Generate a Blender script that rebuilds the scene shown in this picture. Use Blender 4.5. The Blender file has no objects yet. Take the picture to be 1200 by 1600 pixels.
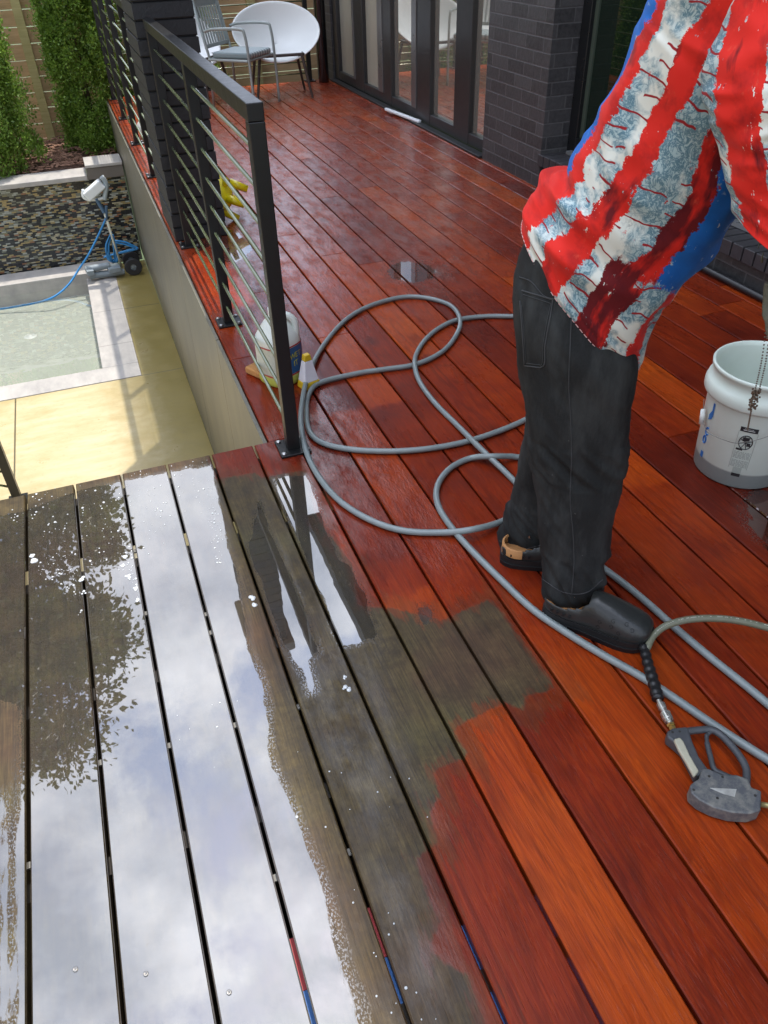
import bpy, bmesh, math, random
import numpy as np
from mathutils import Vector, Matrix, noise as mnoise
random.seed(7); rng = np.random.default_rng(7)
S = bpy.context.scene
COL = S.collection
# ------------------------------------------------------------------ camera
HCAM = 1.44; FPX = 1190.0; CX, CY = 600.0, 800.0
def nrm(v): return v / np.linalg.norm(v)
_Y = nrm(np.array([36 - CX, -125 - CY, FPX])); _Z = -nrm(np.array([642 - CX, 2295 - CY, FPX]))
_Z = nrm(_Z - _Y * (_Z @ _Y)); _X = np.cross(_Y, _Z)
RM = np.array([_X, _Y, _Z])
cam = bpy.data.objects.new('camera', bpy.data.cameras.new('camera')); COL.objects.link(cam)
cam.data.sensor_fit = 'VERTICAL'; cam.data.sensor_height = 36.0; cam.data.sensor_width = 27.0
cam.data.lens = FPX / 1600 * 36.0; cam.data.clip_start = 0.05; cam.data.clip_end = 2000
cx_, cy_, cz_ = RM[:, 0], -RM[:, 1], -RM[:, 2]
cam.matrix_world = Matrix(((cx_[0], cy_[0], cz_[0], 0), (cx_[1], cy_[1], cz_[1], 0), (cx_[2], cy_[2], cz_[2], HCAM), (0, 0, 0, 1)))
S.camera = cam
# ------------------------------------------------------------------ light
SUNV = Vector((0.23, 0.25, 1.0)).normalized()
sun = bpy.data.objects.new('sun', bpy.data.lights.new('sun', 'SUN')); COL.objects.link(sun)
sun.data.energy = 4.2; sun.data.angle = math.radians(0.7); sun.data.color = (1.0, 0.94, 0.84)
sun.rotation_euler = SUNV.to_track_quat('Z', 'Y').to_euler()
W = bpy.data.worlds.new('World'); S.world = W; W.use_nodes = True
nt = W.node_tree; nt.nodes.clear()
wo = nt.nodes.new('ShaderNodeOutputWorld'); bg = nt.nodes.new('ShaderNodeBackground'); bg.inputs['Strength'].default_value = 0.1
sky = nt.nodes.new('ShaderNodeTexSky'); sky.sky_type = 'NISHITA'; sky.sun_disc = False
sky.sun_elevation = math.asin(SUNV.z); sky.sun_rotation = math.atan2(SUNV.x, SUNV.y)
tc = nt.nodes.new('ShaderNodeTexCoord')
n1 = nt.nodes.new('ShaderNodeTexNoise'); n1.inputs['Scale'].default_value = 4.2; n1.inputs['Detail'].default_value = 9; n1.inputs['Roughness'].default_value = 0.58; n1.inputs['Distortion'].default_value = 0.25
n2 = nt.nodes.new('ShaderNodeTexNoise'); n2.inputs['Scale'].default_value = 5.5; n2.inputs['Detail'].default_value = 8; n2.inputs['Roughness'].default_value = 0.6
r1 = nt.nodes.new('ShaderNodeValToRGB'); r1.color_ramp.elements[0].position = 0.40; r1.color_ramp.elements[1].position = 0.49
r2 = nt.nodes.new('ShaderNodeValToRGB'); r2.color_ramp.elements[0].position = 0.36; r2.color_ramp.elements[1].position = 0.66
r2.color_ramp.elements[0].color = (11.5, 13.0, 16.4, 1); r2.color_ramp.elements[1].color = (26, 27, 29.5, 1)
r1.color_ramp.elements[0].color = (0.06, 0.06, 0.06, 1)
mx = nt.nodes.new('ShaderNodeMix'); mx.data_type = 'RGBA'
L = nt.links.new
mp = nt.nodes.new('ShaderNodeMapping'); mp.inputs['Location'].default_value = (0.9, 0.35, 0.3); L(tc.outputs['Generated'], mp.inputs['Vector'])
L(mp.outputs[0], n1.inputs['Vector']); L(mp.outputs[0], n2.inputs['Vector'])
L(n1.outputs['Fac'], r1.inputs['Fac']); L(n2.outputs['Fac'], r2.inputs['Fac'])
L(r1.outputs['Color'], mx.inputs['Factor']); sk = nt.nodes.new('ShaderNodeVectorMath'); sk.operation = 'SCALE'; sk.inputs['Scale'].default_value = 4.0; L(sky.outputs['Color'], sk.inputs[0]); L(sk.outputs[0], mx.inputs['A']); L(r2.outputs['Color'], mx.inputs['B'])
# clouds are brighter round the sun, as real ones are
vn = nt.nodes.new('ShaderNodeVectorMath'); vn.operation = 'NORMALIZE'; L(tc.outputs['Generated'], vn.inputs[0])
vd = nt.nodes.new('ShaderNodeVectorMath'); vd.operation = 'DOT_PRODUCT'; L(vn.outputs[0], vd.inputs[0]); vd.inputs[1].default_value = SUNV
gm = nt.nodes.new('ShaderNodeMapRange'); gm.inputs[1].default_value = 0.35; gm.inputs[2].default_value = 1.0; gm.inputs[3].default_value = 0.62; gm.inputs[4].default_value = 1.75; gm.interpolation_type = 'SMOOTHSTEP'
L(vd.outputs['Value'], gm.inputs[0])
ml = nt.nodes.new('ShaderNodeVectorMath'); ml.operation = 'SCALE'; L(mx.outputs['Result'], ml.inputs[0]); L(gm.outputs[0], ml.inputs['Scale'])
L(ml.outputs[0], bg.inputs['Color']); L(bg.outputs[0], wo.inputs['Surface'])
S.view_settings.view_transform = 'Standard'; S.view_settings.look = 'None'
S.view_settings.exposure = 0.14; S.view_settings.gamma = 1.0
S.render.resolution_x = 768; S.render.resolution_y = 1024
S.cycles.max_bounces = 8; S.cycles.caustics_reflective = False; S.cycles.caustics_refractive = False
S.cycles.sample_clamp_indirect = 8
# ------------------------------------------------------------------ measuring helpers (survey of the place from the photo)
def ray(x, y): return RM @ np.array([x - CX, y - CY, FPX])
C0 = np.array([0, 0, HCAM])
def at(x, y, z=0.0):
    d = ray(x, y); return C0 + d * (z - HCAM) / d[2]
VP = np.array([0.63, 0.777, 0.0])
def atD(x, y, D, v=VP):
    d = ray(x, y); return C0 + d * D / (d @ v)
# ------------------------------------------------------------------ mesh helpers
ORG = {}
def tag(o, label=None, cat=None, group=None, kind=None):
    if label: o['label'] = label
    if cat: o['category'] = cat
    if group: o['group'] = group
    if kind: o['kind'] = kind
    return o
def empty(name, loc, label, cat, group=None):
    o = bpy.data.objects.new(name, None); COL.objects.link(o); o.location = loc; o.empty_display_size = 0.1
    ORG[o.name] = np.array(loc, float); return tag(o, label, cat, group)
class MB:
    def __init__(s): s.v = []; s.f = []; s.uv = {}; s.mi = []
    def add(s, vs, fs, m=0):
        b = len(s.v); s.v += [tuple(map(float, p)) for p in vs]; s.f += [tuple(b + i for i in f) for f in fs]; s.mi += [m] * len(fs); return b
    def box(s, c, d, rz=0, M=None, m=0):
        x, y, z = d[0] / 2, d[1] / 2, d[2] / 2
        vs = [np.array((a * x, b * y, e * z)) for a in (-1, 1) for b in (-1, 1) for e in (-1, 1)]
        if M is None:
            cr, sr = math.cos(rz), math.sin(rz); M = np.array([[cr, -sr, 0], [sr, cr, 0], [0, 0, 1]])
        vs = [np.array(c) + M @ v for v in vs]
        s.add(vs, [(0, 1, 3, 2), (4, 6, 7, 5), (0, 4, 5, 1), (2, 3, 7, 6), (0, 2, 6, 4), (1, 5, 7, 3)], m); return s
    def b2(s, x0, x1, y0, y1, z0, z1, m=0): return s.box(((x0 + x1) / 2, (y0 + y1) / 2, (z0 + z1) / 2), (x1 - x0, y1 - y0, z1 - z0), m=m)
    def rings(s, R, caps=True, m=0, closed=True):
        n = len(R[0]); b = len(s.v); vs = [p for r in R for p in r]; fs = []
        for i in range(len(R) - 1):
            for j in range(n if closed else n - 1):
                k = (j + 1) % n; fs.append((i * n + j, i * n + k, (i + 1) * n + k, (i + 1) * n + j))
        if caps: fs.append(tuple(range(n))[::-1]); fs.append(tuple((len(R) - 1) * n + j for j in range(n)))
        s.add(vs, fs, m); return b
    def tube(s, pts, r, n=10, m=0, caps=True):
        pts = [np.array(p, float) for p in pts]; N = len(pts); rr = r if hasattr(r, '__len__') else [r] * N
        R = []; up = None
        for i in range(N):
            t = nrm(pts[min(i + 1, N - 1)] - pts[max(i - 1, 0)])
            if up is None:
                up = np.array([0, 0, 1.]) if abs(t[2]) < .9 else np.array([1., 0, 0])
            a = nrm(np.cross(t, up)); up = nrm(np.cross(a, t))
            R.append([pts[i] + rr[i] * (math.cos(q) * a + math.sin(q) * up) for q in np.linspace(0, 2 * math.pi, n, endpoint=False)])
        s.rings(R, caps, m); return s
    def lathe(s, c, prof, n=32, m=0, caps=False, M=None):
        R = []
        for r, z in prof:
            ring = [np.array([r * math.cos(q), r * math.sin(q), z]) for q in np.linspace(0, 2 * math.pi, n, endpoint=False)]
            if M is not None: ring = [M @ p for p in ring]
            R.append([np.array(c) + p for p in ring])
        s.rings(R, caps, m); return s
    def ball(s, c, r, n=12, m=0, sc=(1, 1, 1)):
        R = []
        for i in range(n // 2 + 1):
            ph = -math.pi / 2 + math.pi * i / (n // 2); ph = max(min(ph, 1.5), -1.5)
            R.append([np.array(c) + r * np.array([sc[0] * math.cos(ph) * math.cos(q), sc[1] * math.cos(ph) * math.sin(q), sc[2] * math.sin(ph)]) for q in np.linspace(0, 2 * math.pi, n, endpoint=False)])
        s.rings(R, True, m); return s
    def prism(s, poly, z0, z1, m=0):
        n = len(poly); vs = [(p[0], p[1], z0) for p in poly] + [(p[0], p[1], z1) for p in poly]
        s.add(vs, [tuple(range(n))[::-1], tuple(range(n, 2 * n))] + [(i, (i + 1) % n, n + (i + 1) % n, n + i) for i in range(n)], m); return s
    def build(s, name, mat, parent=None, loc=(0, 0, 0), smooth=False, bevel=0, seg=2, sub=0, solid=0, recalc=True):
        o0 = ORG.get(parent.name, np.zeros(3)) if parent else np.array(loc, float)
        me = bpy.data.meshes.new(name)
        me.from_pydata([tuple(np.array(p) - o0) for p in s.v], [], s.f)
        mats = mat if isinstance(mat, (list, tuple)) else [mat]
        for m_ in mats: me.materials.append(m_)
        if len(mats) > 1: me.polygons.foreach_set('material_index', s.mi)
        if recalc:
            bm = bmesh.new(); bm.from_mesh(me); bmesh.ops.recalc_face_normals(bm, faces=bm.faces); bm.to_mesh(me); bm.free()
        if smooth: me.polygons.foreach_set('use_smooth', [True] * len(me.polygons))
        o = bpy.data.objects.new(name, me); COL.objects.link(o)
        if parent: o.parent = parent
        else: o.location = o0
        ORG[o.name] = o0
        if solid: md = o.modifiers.new('s', 'SOLIDIFY'); md.thickness = solid
        if bevel:
            md = o.modifiers.new('b', 'BEVEL'); md.width = bevel; md.segments = seg; md.limit_method = 'ANGLE'; md.angle_limit = math.radians(35)
            me.polygons.foreach_set('use_smooth', [True] * len(me.polygons)); md.harden_normals = True
        if sub: md = o.modifiers.new('u', 'SUBSURF'); md.levels = sub; md.render_levels = sub
        me.update(); return o
def catmull(pts, k=8):
    P = [np.array(p, float) for p in pts]; P = [2 * P[0] - P[1]] + P + [2 * P[-1] - P[-2]]; out = []
    for i in range(1, len(P) - 2):
        for j in range(k):
            t = j / k; a, b, c, d = P[i - 1], P[i], P[i + 1], P[i + 2]
            out.append(.5 * (2 * b + (c - a) * t + (2 * a - 5 * b + 4 * c - d) * t * t + (3 * b - a - 3 * c + d) * t ** 3))
    out.append(P[-2]); return out
def copy_tree(o, parent=None):
    c = o.copy(); COL.objects.link(c)
    if parent: c.parent = parent
    for ch in list(o.children): copy_tree(ch, c)
    return c
# ------------------------------------------------------------------ materials
class NT:
    def __init__(s, name):
        s.m = bpy.data.materials.new(name); s.m.use_nodes = True; s.t = s.m.node_tree; s.b = s.t.nodes['Principled BSDF']
        s.out = s.t.nodes['Material Output']; s._co = None
    def n(s, t, **kw):
        x = s.t.nodes.new('ShaderNode' + t)
        for k, v in kw.items(): setattr(x, k, v)
        return x
    def put(s, sock, v):
        if isinstance(v, bpy.types.NodeSocket): s.t.links.new(v, sock)
        elif v is not None:
            if hasattr(v, '__len__') and len(v) == 3 and sock.type == 'RGBA': v = (*v, 1)
            sock.default_value = v
    def co(s, kind='Object'):
        if s._co is None: s._co = s.n('TexCoord')
        return s._co.outputs[kind]
    def mapv(s, v, sc=(1, 1, 1), loc=(0, 0, 0), rot=(0, 0, 0)):
        x = s.n('Mapping'); s.put(x.inputs['Vector'], v); x.inputs['Scale'].default_value = sc; x.inputs['Location'].default_value = loc; x.inputs['Rotation'].default_value = rot; return x.outputs[0]
    def noise(s, v=None, sc=5, det=4, ro=.5, dist=0):
        x = s.n('TexNoise'); s.put(x.inputs['Vector'], v if v is not None else s.co()); x.inputs['Scale'].default_value = sc; x.inputs['Detail'].default_value = det; x.inputs['Roughness'].default_value = ro; x.inputs['Distortion'].default_value = dist; return x.outputs['Fac']
    def vor(s, v=None, sc=5, feat='F1', out='Distance', rnd=1):
        x = s.n('TexVoronoi', feature=feat); s.put(x.inputs['Vector'], v if v is not None else s.co()); x.inputs['Scale'].default_value = sc; x.inputs['Randomness'].default_value = rnd; return x.outputs[out]
    def math(s, op, a, b=0.0, c=None):
        x = s.n('Math', operation=op); s.put(x.inputs[0], a); s.put(x.inputs[1], b)
        if c is not None: s.put(x.inputs[2], c)
        return x.outputs[0]
    def vadd(s, a, b, op='ADD'):
        x = s.n('VectorMath', operation=op); s.put(x.inputs[0], a); s.put(x.inputs[1], b); return x.outputs[0]
    def xyz(s, v):
        x = s.n('SeparateXYZ'); s.put(x.inputs[0], v); return x.outputs
    def comb(s, a, b, c=0.0):
        x = s.n('CombineXYZ'); s.put(x.inputs[0], a); s.put(x.inputs[1], b); s.put(x.inputs[2], c); return x.outputs[0]
    def rng(s, v, a, b, c=0.0, d=1.0, smooth=False):
        x = s.n('MapRange'); x.clamp = True
        if smooth: x.interpolation_type = 'SMOOTHSTEP'
        s.put(x.inputs[0], v); x.inputs[1].default_value = a; x.inputs[2].default_value = b; x.inputs[3].default_value = c; x.inputs[4].default_value = d; return x.outputs[0]
    def mix(s, f, a, b, blend='MIX'):
        x = s.n('Mix', data_type='RGBA', blend_type=blend); s.put(x.inputs['Factor'], f); s.put(x.inputs['A'], a); s.put(x.inputs['B'], b); return x.outputs['Result']
    def ramp(s, f, st, interp='LINEAR'):
        x = s.n('ValToRGB'); cr = x.color_ramp; cr.interpolation = interp; s.put(x.inputs[0], f)
        while len(cr.elements) < len(st): cr.elements.new(0.5)
        for e, (p, c) in zip(cr.elements, st): e.position = p; e.color = (*c, 1) if len(c) == 3 else c
        return x.outputs[0]
    def bump(s, h, st=.3, d=.01, nor=None):
        x = s.n('Bump'); x.inputs['Strength'].default_value = st; x.inputs['Distance'].default_value = d; s.put(x.inputs['Height'], h)
        if nor is not None: s.put(x.inputs['Normal'], nor)
        return x.outputs[0]
    def attr(s, name, out='Fac'):
        x = s.n('Attribute', attribute_name=name); return x.outputs[out]
    def set(s, **kw):
        mp_ = dict(base='Base Color', rough='Roughness', metal='Metallic', normal='Normal', ior='IOR', coat='Coat Weight', coatr='Coat Roughness', coatior='Coat IOR', coatn='Coat Normal', trans='Transmission Weight', alpha='Alpha', spec='Specular IOR Level', sss='Subsurface Weight', sheen='Sheen Weight')
        for k, v in kw.items(): s.put(s.b.inputs[mp_[k]], v)
        return s.m
def simple(name, c, rough=.5, metal=0, var=.15, sc=8, bump=0, bsc=60, **kw):
    t = NT(name); f = t.noise(sc=sc, det=5)
    col = t.mix(f, tuple(x * (1 - var) for x in c), tuple(min(1, x * (1 + var)) for x in c))
    t.set(base=col, rough=t.rng(t.noise(sc=sc * 3, det=3), 0, 1, max(0, rough - .08), min(1, rough + .08)), metal=metal, **kw)
    if bump: t.set(normal=t.bump(t.noise(sc=bsc, det=4), bump, .004))
    return t.m
def deck_mat(name, simple_far=False):
    t = NT(name); co = t.co(); X = t.xyz(co); rnd = t.attr('rnd'); tone = t.attr('tone')
    off = t.comb(t.math('MULTIPLY', rnd, 37.0), t.math('MULTIPLY', rnd, 91.0), 0.0); p = t.vadd(co, off)
    g1 = t.noise(t.mapv(p, (1, .035, 1)), 260, 4, .6)
    g2 = t.noise(t.mapv(p, (1, .09, 1)), 22, 3, .5, .6)
    ring = t.math('SINE', t.math('MULTIPLY', g2, 95.0)); ring = t.rng(ring, -.3, 1)
    blot = t.noise(p, 3.2, 4, .6)
    pores = t.rng(t.noise(t.mapv(p, (1, .05, 1)), 520, 2, .5), .62, .72)
    tt = t.math('ADD', tone, t.math('MULTIPLY', t.math('SUBTRACT', blot, .5), .7))
    red = t.ramp(tt, [(0, (.050, .006, .003)), (.25, (.105, .010, .004)), (.5, (.205, .020, .0045)), (.75, (.31, .039, .005)), (1, (.39, .062, .006))])
    dk = t.mix(.55, red, (.02, .006, .004))
    red = t.mix(t.math('MULTIPLY', t.rng(g1, .42, .68), .55), red, dk)
    red = t.mix(t.math('MULTIPLY', ring, t.rng(tt, .2, .9, .06, .34)), red, t.mix(.40, red, (.60, .11, .012)))
    strk = t.rng(t.noise(t.mapv(p, (1, .028, 1)), 62, 5, .65, .4), .50, .66); red = t.mix(t.math('MULTIPLY', strk, .5), red, t.mix(.6, red, (.03, .004, .003)))
    g3 = t.noise(t.mapv(p, (1, .11, 1)), 7.5, 3, .45, .9); r3 = t.math('SINE', t.math('ADD', t.math('MULTIPLY', g3, 78.0), t.math('MULTIPLY', g1, 2.2)))
    fig = t.math('MULTIPLY', t.rng(r3, .15, .95), t.rng(t.noise(t.mapv(p, (1, .35, 1)), 2.6, 2), .38, .58)); red = t.mix(t.math('MULTIPLY', fig, .5), red, t.mix(.62, red, (.045, .006, .004)))
    spot = t.rng(t.vor(t.mapv(p, (1, .45, 1)), 3.1), .10, .03, 0, .6); red = t.mix(spot, red, (.05, .008, .005))
    red = t.mix(t.math('MULTIPLY', pores, .5), red, dk)
    # unclean, weathered wood
    m1 = t.noise(p, 14, 6, .68); m2 = t.noise(p, 60, 5, .7)
    dirty = t.ramp(t.math('ADD', t.math('MULTIPLY', m1, .65), t.math('MULTIPLY', m2, .35)), [(.30, (.020, .013, .006)), (.46, (.056, .038, .015)), (.60, (.098, .069, .026)), (.75, (.155, .117, .050))])
    dirty = t.mix(t.rng(t.noise(co, 2.1, 3), .45, .62, 0, .75), dirty, t.mix(m1, (.055, .026, .014), (.11, .056, .028)))
    dirty = t.mix(t.rng(t.noise(co, 3.3, 3), .54, .68, 0, .55), dirty, t.mix(m2, (.052, .046, .012), (.14, .115, .04)))
    dirty = t.mix(t.math('MULTIPLY', t.rng(g1, .4, .66), .6), dirty, (.018, .013, .008)); dirty = t.mix(t.math('MULTIPLY', t.rng(t.noise(t.mapv(p, (1, .04, 1)), 48, 4, .65), .5, .68), .5), dirty, (.02, .014, .008))
    jag = t.math('MULTIPLY', t.math('SUBTRACT', t.noise(t.mapv(co, (1.8, .7, 1)), 42, 5, .75), .5), .030)
    ds = t.attr('dirt')
    dm = t.rng(t.math('ADD', ds, jag), -.004, .005)
    # half-cleaned fringe
    fr = t.rng(t.math('ADD', ds, t.math('MULTIPLY', t.math('SUBTRACT', t.noise(t.mapv(p, (1, .2, 1)), 26, 5, .75), .5), .30)), -.05, -.03, 0, .28)
    inn = t.rng(t.math('ADD', ds, t.math('MULTIPLY', t.math('SUBTRACT', t.noise(t.mapv(p, (1, .16, 1)), 30, 5, .75), .5), .26)), .02, .0, 0, .28); dm = t.math('MULTIPLY', dm, t.math('SUBTRACT', 1.0, inn))
    col = t.mix(t.math('MAXIMUM', dm, fr), red, dirty)
    # puddle film
    ws = t.attr('wet'); wj = t.math('MULTIPLY', t.math('SUBTRACT', t.noise(t.mapv(co, (1, .22, 1)), 30, 5, .6), .5), .036)
    wsum = t.math('ADD', ws, wj); wm = t.rng(wsum, -.0008, .0012)
    # beaded fringe outside of the film
    bead = t.rng(t.noise(t.mapv(co, (1, .6, 1)), 300, 3, .6), .53, .57)
    fring = t.math('MULTIPLY', bead, t.rng(wsum, -.022, -.002)); 
    wm = t.math('MAXIMUM', wm, fring)
    sheen = t.math('MULTIPLY', t.attr('sheen'), t.rng(t.noise(t.mapv(co, (1, .4, 1)), 16, 5, .7), .38, .60))
    sheen = t.math('MULTIPLY', sheen, t.rng(dm, 0, 1, 1, .30))
    col = t.mix(t.math('MULTIPLY', wm, .58), col, (.008, .007, .005))
    rip = t.noise(t.mapv(co, (1, .35, 1)), 90, 3, .55)
    r_red = t.rng(t.noise(t.mapv(p, (1, .3, 1)), 9, 5, .6), .3, .7, .20, .42)
    r_dirty = t.rng(m1, .3, .7, .42, .62)
    rough = t.mix(dm, r_red, r_dirty)
    rough = t.mix(sheen, rough, (.13, .13, .13))
    bh = t.math('ADD', t.math('MULTIPLY', g1, .5), t.math('MULTIPLY', pores, -.4))
    nb = t.bump(bh, .35, .002)
    nb2 = t.bump(t.math('MULTIPLY', rip, sheen), .55, .006, nb)
    edge = t.math('MULTIPLY', t.math('SUBTRACT', 1.0, wm), .6)
    filmn = t.bump(t.noise(t.mapv(co, (1, .6, 1)), 16, 2, .4), .02, .004)
    t.set(base=col, rough=rough, normal=nb2, ior=1.33, spec=t.rng(dm, 0, 1, .32, .5), coat=t.math('MAXIMUM', wm, t.math('MULTIPLY', sheen, t.rng(t.xyz(co)[1], 2.5, 5.5, .45, .95))),
          coatr=t.mix(wm, t.mix(t.rng(t.xyz(co)[1], 2.5, 5.0), (.22, .22, .22), (.34, .34, .34)), (.012, .012, .012)), coatior=2.18, coatn=filmn)
    return t.m
M = {}
M['deck'] = deck_mat('wet_hardwood')
M['steel'] = simple('black_powder_coat', (.006, .006, .0065), .38, 0, .2, 12, .1, 400)
M['bar'] = simple('dark_gloss_bar', (.13, .16, .08), .25, 0, .3, 12, coat=.8, coatr=.12, coatior=1.8)  # green reflected from the trees is put into the bars' base colour
M['bolt'] = simple('bolt_steel', (.5, .5, .5), .3, .9)
def brick_mat(name, axis, a=(.024, .024, .026), b=(.068, .067, .069), mort=(.10, .099, .101), sc=1.0, rough=.45):
    t = NT(name); X = t.xyz(t.co()); u = X[1] if axis == 'x' else X[0]
    v = t.comb(u, X[2], 0.0); br = t.n('TexBrick'); t.put(br.inputs['Vector'], v)
    br.inputs['Scale'].default_value = sc; br.inputs['Brick Width'].default_value = .215; br.inputs['Row Height'].default_value = .075; br.inputs['Mortar Size'].default_value = .0045; br.inputs['Mortar Smooth'].default_value = .3
    for k, c in (('Color1', a), ('Color2', b), ('Mortar', mort)): br.inputs[k].default_value = (*c, 1)
    n = t.noise(sc=40, det=5, ro=.7)
    t.set(base=t.mix(t.rng(n, .3, .8, 0, .5), br.outputs['Color'], tuple(x * 1.9 for x in b)), rough=rough, normal=t.bump(t.math('ADD', t.math('MULTIPLY', br.outputs['Fac'], -1.0), t.math('MULTIPLY', n, .35)), .9, .008), spec=.5)
    return t.m
M['brick_x'] = brick_mat('black_painted_brick', 'x'); M['brick_y'] = brick_mat('black_painted_brick_end', 'y')
def wood_fence(name, c1, c2):
    t = NT(name); g = t.noise(t.mapv(t.co(), (.08, 1, 1)), 60, 4, .6); k = t.noise(t.mapv(t.co(), (.5, 1, 1)), 5, 3)
    kn = t.vor(t.mapv(t.co(), (1, 1, 1.6)), 2.2)
    col = t.mix(t.rng(g, .3, .7), c1, c2); col = t.mix(t.rng(k, .45, .7, 0, .5), col, tuple(x * .7 for x in c1))
    col = t.mix(t.rng(kn, .05, .035, 0, .8), col, (.10, .055, .03))
    return t.set(base=col, rough=.7, normal=t.bump(g, .3, .003))
M['fence'] = wood_fence('cedar_fence', (.56, .36, .19), (.72, .49, .28))
M['fence_post'] = wood_fence('treated_post', (.50, .40, .17), (.62, .52, .26))
M['glassdark'] = None
t = NT('reflective_glass'); t.set(base=(.85, .80, .68), metal=.85, rough=.03, ior=1.5, normal=t.bump(t.noise(sc=1.5, det=1), .015, .01)); M['pane'] = t.m
t = NT('tinted_window'); t.set(base=(.008, .016, .010), rough=.015, ior=1.65); M['pane2'] = t.m
M['frame'] = simple('charcoal_frame', (.035, .035, .036), .35, .2, .15, 6)
M['frameL'] = simple('grey_frame_edge', (.20, .20, .20), .3, .6, .15, 6)
M['curtain'] = simple('grey_screen', (.36, .34, .27), .5, 0, .1, 3, .2, 500, coat=.5)
M['soffit'] = simple('dark_soffit', (.05, .05, .05), .6)
M['fascia'] = None
t = NT('fascia_board'); X = t.xyz(t.co()); g = t.noise(t.mapv(t.co(), (1, 1, .08)), 60, 4, .6)
t.set(base=t.mix(t.rng(t.noise(t.mapv(t.co(), (1, 1, .4)), 3.5, 5, .65), .35, .65), t.mix(g, (.10, .098, .080), (.14, .135, .105)), (.18, .165, .12)), rough=.45, normal=t.bump(g, .15, .002)); M['fascia'] = t.m
# patio sandstone, olive near the deck: stain plus the deck's shade painted in
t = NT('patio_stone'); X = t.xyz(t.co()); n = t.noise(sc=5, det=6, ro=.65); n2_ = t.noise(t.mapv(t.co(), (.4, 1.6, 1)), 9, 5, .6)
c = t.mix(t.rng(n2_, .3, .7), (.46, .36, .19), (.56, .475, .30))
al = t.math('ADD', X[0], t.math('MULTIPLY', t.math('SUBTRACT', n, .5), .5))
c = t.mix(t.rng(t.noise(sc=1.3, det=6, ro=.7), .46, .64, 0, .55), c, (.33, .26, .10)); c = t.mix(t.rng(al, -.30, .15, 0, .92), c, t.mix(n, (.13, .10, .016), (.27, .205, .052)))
c = t.mix(t.rng(t.noise(sc=22, det=5, ro=.7), .55, .8, 0, .35), c, (.16, .13, .06))
jx = t.math('ABSOLUTE', t.math('ADD', X[0], .89)); jy = t.math('ABSOLUTE', t.math('SUBTRACT', X[1], 5.655)); jy2 = t.math('ABSOLUTE', t.math('SUBTRACT', X[1], 7.03))
j = t.math('MINIMUM', t.math('MINIMUM', jx, jy), jy2)
c = t.mix(t.rng(j, .008, .003), c, (.10, .085, .045))
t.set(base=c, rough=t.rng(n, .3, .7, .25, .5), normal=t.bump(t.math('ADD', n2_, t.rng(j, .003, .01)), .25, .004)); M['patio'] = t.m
t = NT('limestone_coping'); n = t.noise(t.mapv(t.co(), (1.2, .5, 1)), 7, 6, .65); X = t.xyz(t.co())
jy = t.math('ABSOLUTE', t.math('SUBTRACT', t.math('FRACT', t.math('MULTIPLY', X[1], 1.35)), .5)); 
c = t.mix(t.rng(n, .3, .7), (.30, .285, .27), (.47, .44, .40)); c = t.mix(t.rng(jy, .008, .004), c, (.2, .19, .17))
t.set(base=c, rough=.55, normal=t.bump(n, .2, .004)); M['coping'] = t.m
t = NT('pool_plaster'); n = t.noise(sc=6, det=5, ro=.6); f = t.noise(sc=120, det=3)
t.set(base=t.mix(t.math('MULTIPLY', f, .4), t.mix(n, (.46, .48, .41), (.56, .57, .50)), (.34, .35, .30)), rough=.6); M['plaster'] = t.m
t = NT('pool_water'); tr_ = t.n('BsdfTransparent'); tr_.inputs[0].default_value = (.95, .97, .95, 1); gl_ = t.n('BsdfGlossy'); gl_.inputs['Roughness'].default_value = .03
t.put(gl_.inputs['Normal'], t.bump(t.noise(sc=5, det=2), .10, .015)); fr_ = t.n('Fresnel'); fr_.inputs[0].default_value = 1.33; ms_ = t.n('MixShader'); t.put(ms_.inputs[0], t.math('MULTIPLY', fr_.outputs[0], .45))
t.t.links.new(tr_.outputs[0], ms_.inputs[1]); t.t.links.new(gl_.outputs[0], ms_.inputs[2]); t.t.links.new(ms_.outputs[0], t.out.inputs[0]); M['water'] = t.m
# mosaic
t = NT('glass_mosaic'); X = t.xyz(t.co()); row = t.math('FLOOR', t.math('DIVIDE', X[2], .0140))
wn = t.n('TexWhiteNoise', noise_dimensions='1D'); t.put(wn.inputs['W'], row)
u = t.math('ADD', X[0], t.math('MULTIPLY', wn.outputs['Value'], .3)); colx = t.math('FLOOR', t.math('DIVIDE', u, .042))
wn2 = t.n('TexWhiteNoise', noise_dimensions='2D'); t.put(wn2.inputs['Vector'], t.comb(colx, row, 0.0))
c = t.ramp(wn2.outputs['Value'], [(0, (.012, .014, .016)), (.42, (.03, .032, .034)), (.52, (.16, .17, .13)), (.66, (.32, .34, .30)), (.76, (.32, .24, .10)), (.86, (.20, .19, .10)), (.92, (.26, .12, .06)), (.96, (.40, .36, .24))], 'CONSTANT')
fu = t.math('FRACT', t.math('DIVIDE', u, .042)); fv = t.math('FRACT', t.math('DIVIDE', X[2], .0140))
g = t.math('MAXIMUM', t.rng(fu, .05, .04), t.rng(fv, .14, .10)); c = t.mix(g, c, (.03, .03, .03))
t.set(base=c, rough=t.mix(g, (.12, .12, .12), (.7, .7, .7)), normal=t.bump(t.math('SUBTRACT', 1.0, g), .4, .002)); M['mosaic'] = t.m
t = NT('mulch'); n = t.noise(sc=45, det=5, ro=.7); t.set(base=t.ramp(n, [(.3, (.05, .025, .018)), (.5, (.15, .08, .055)), (.7, (.30, .19, .13))]), rough=.9, normal=t.bump(n, 1, .02)); M['mulch'] = t.m
M['chip'] = simple('bark_chip', (.24, .13, .085), .85, 0, .5, 30)
M['soil'] = simple('dark_ground', (.03, .025, .02), .9)
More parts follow.
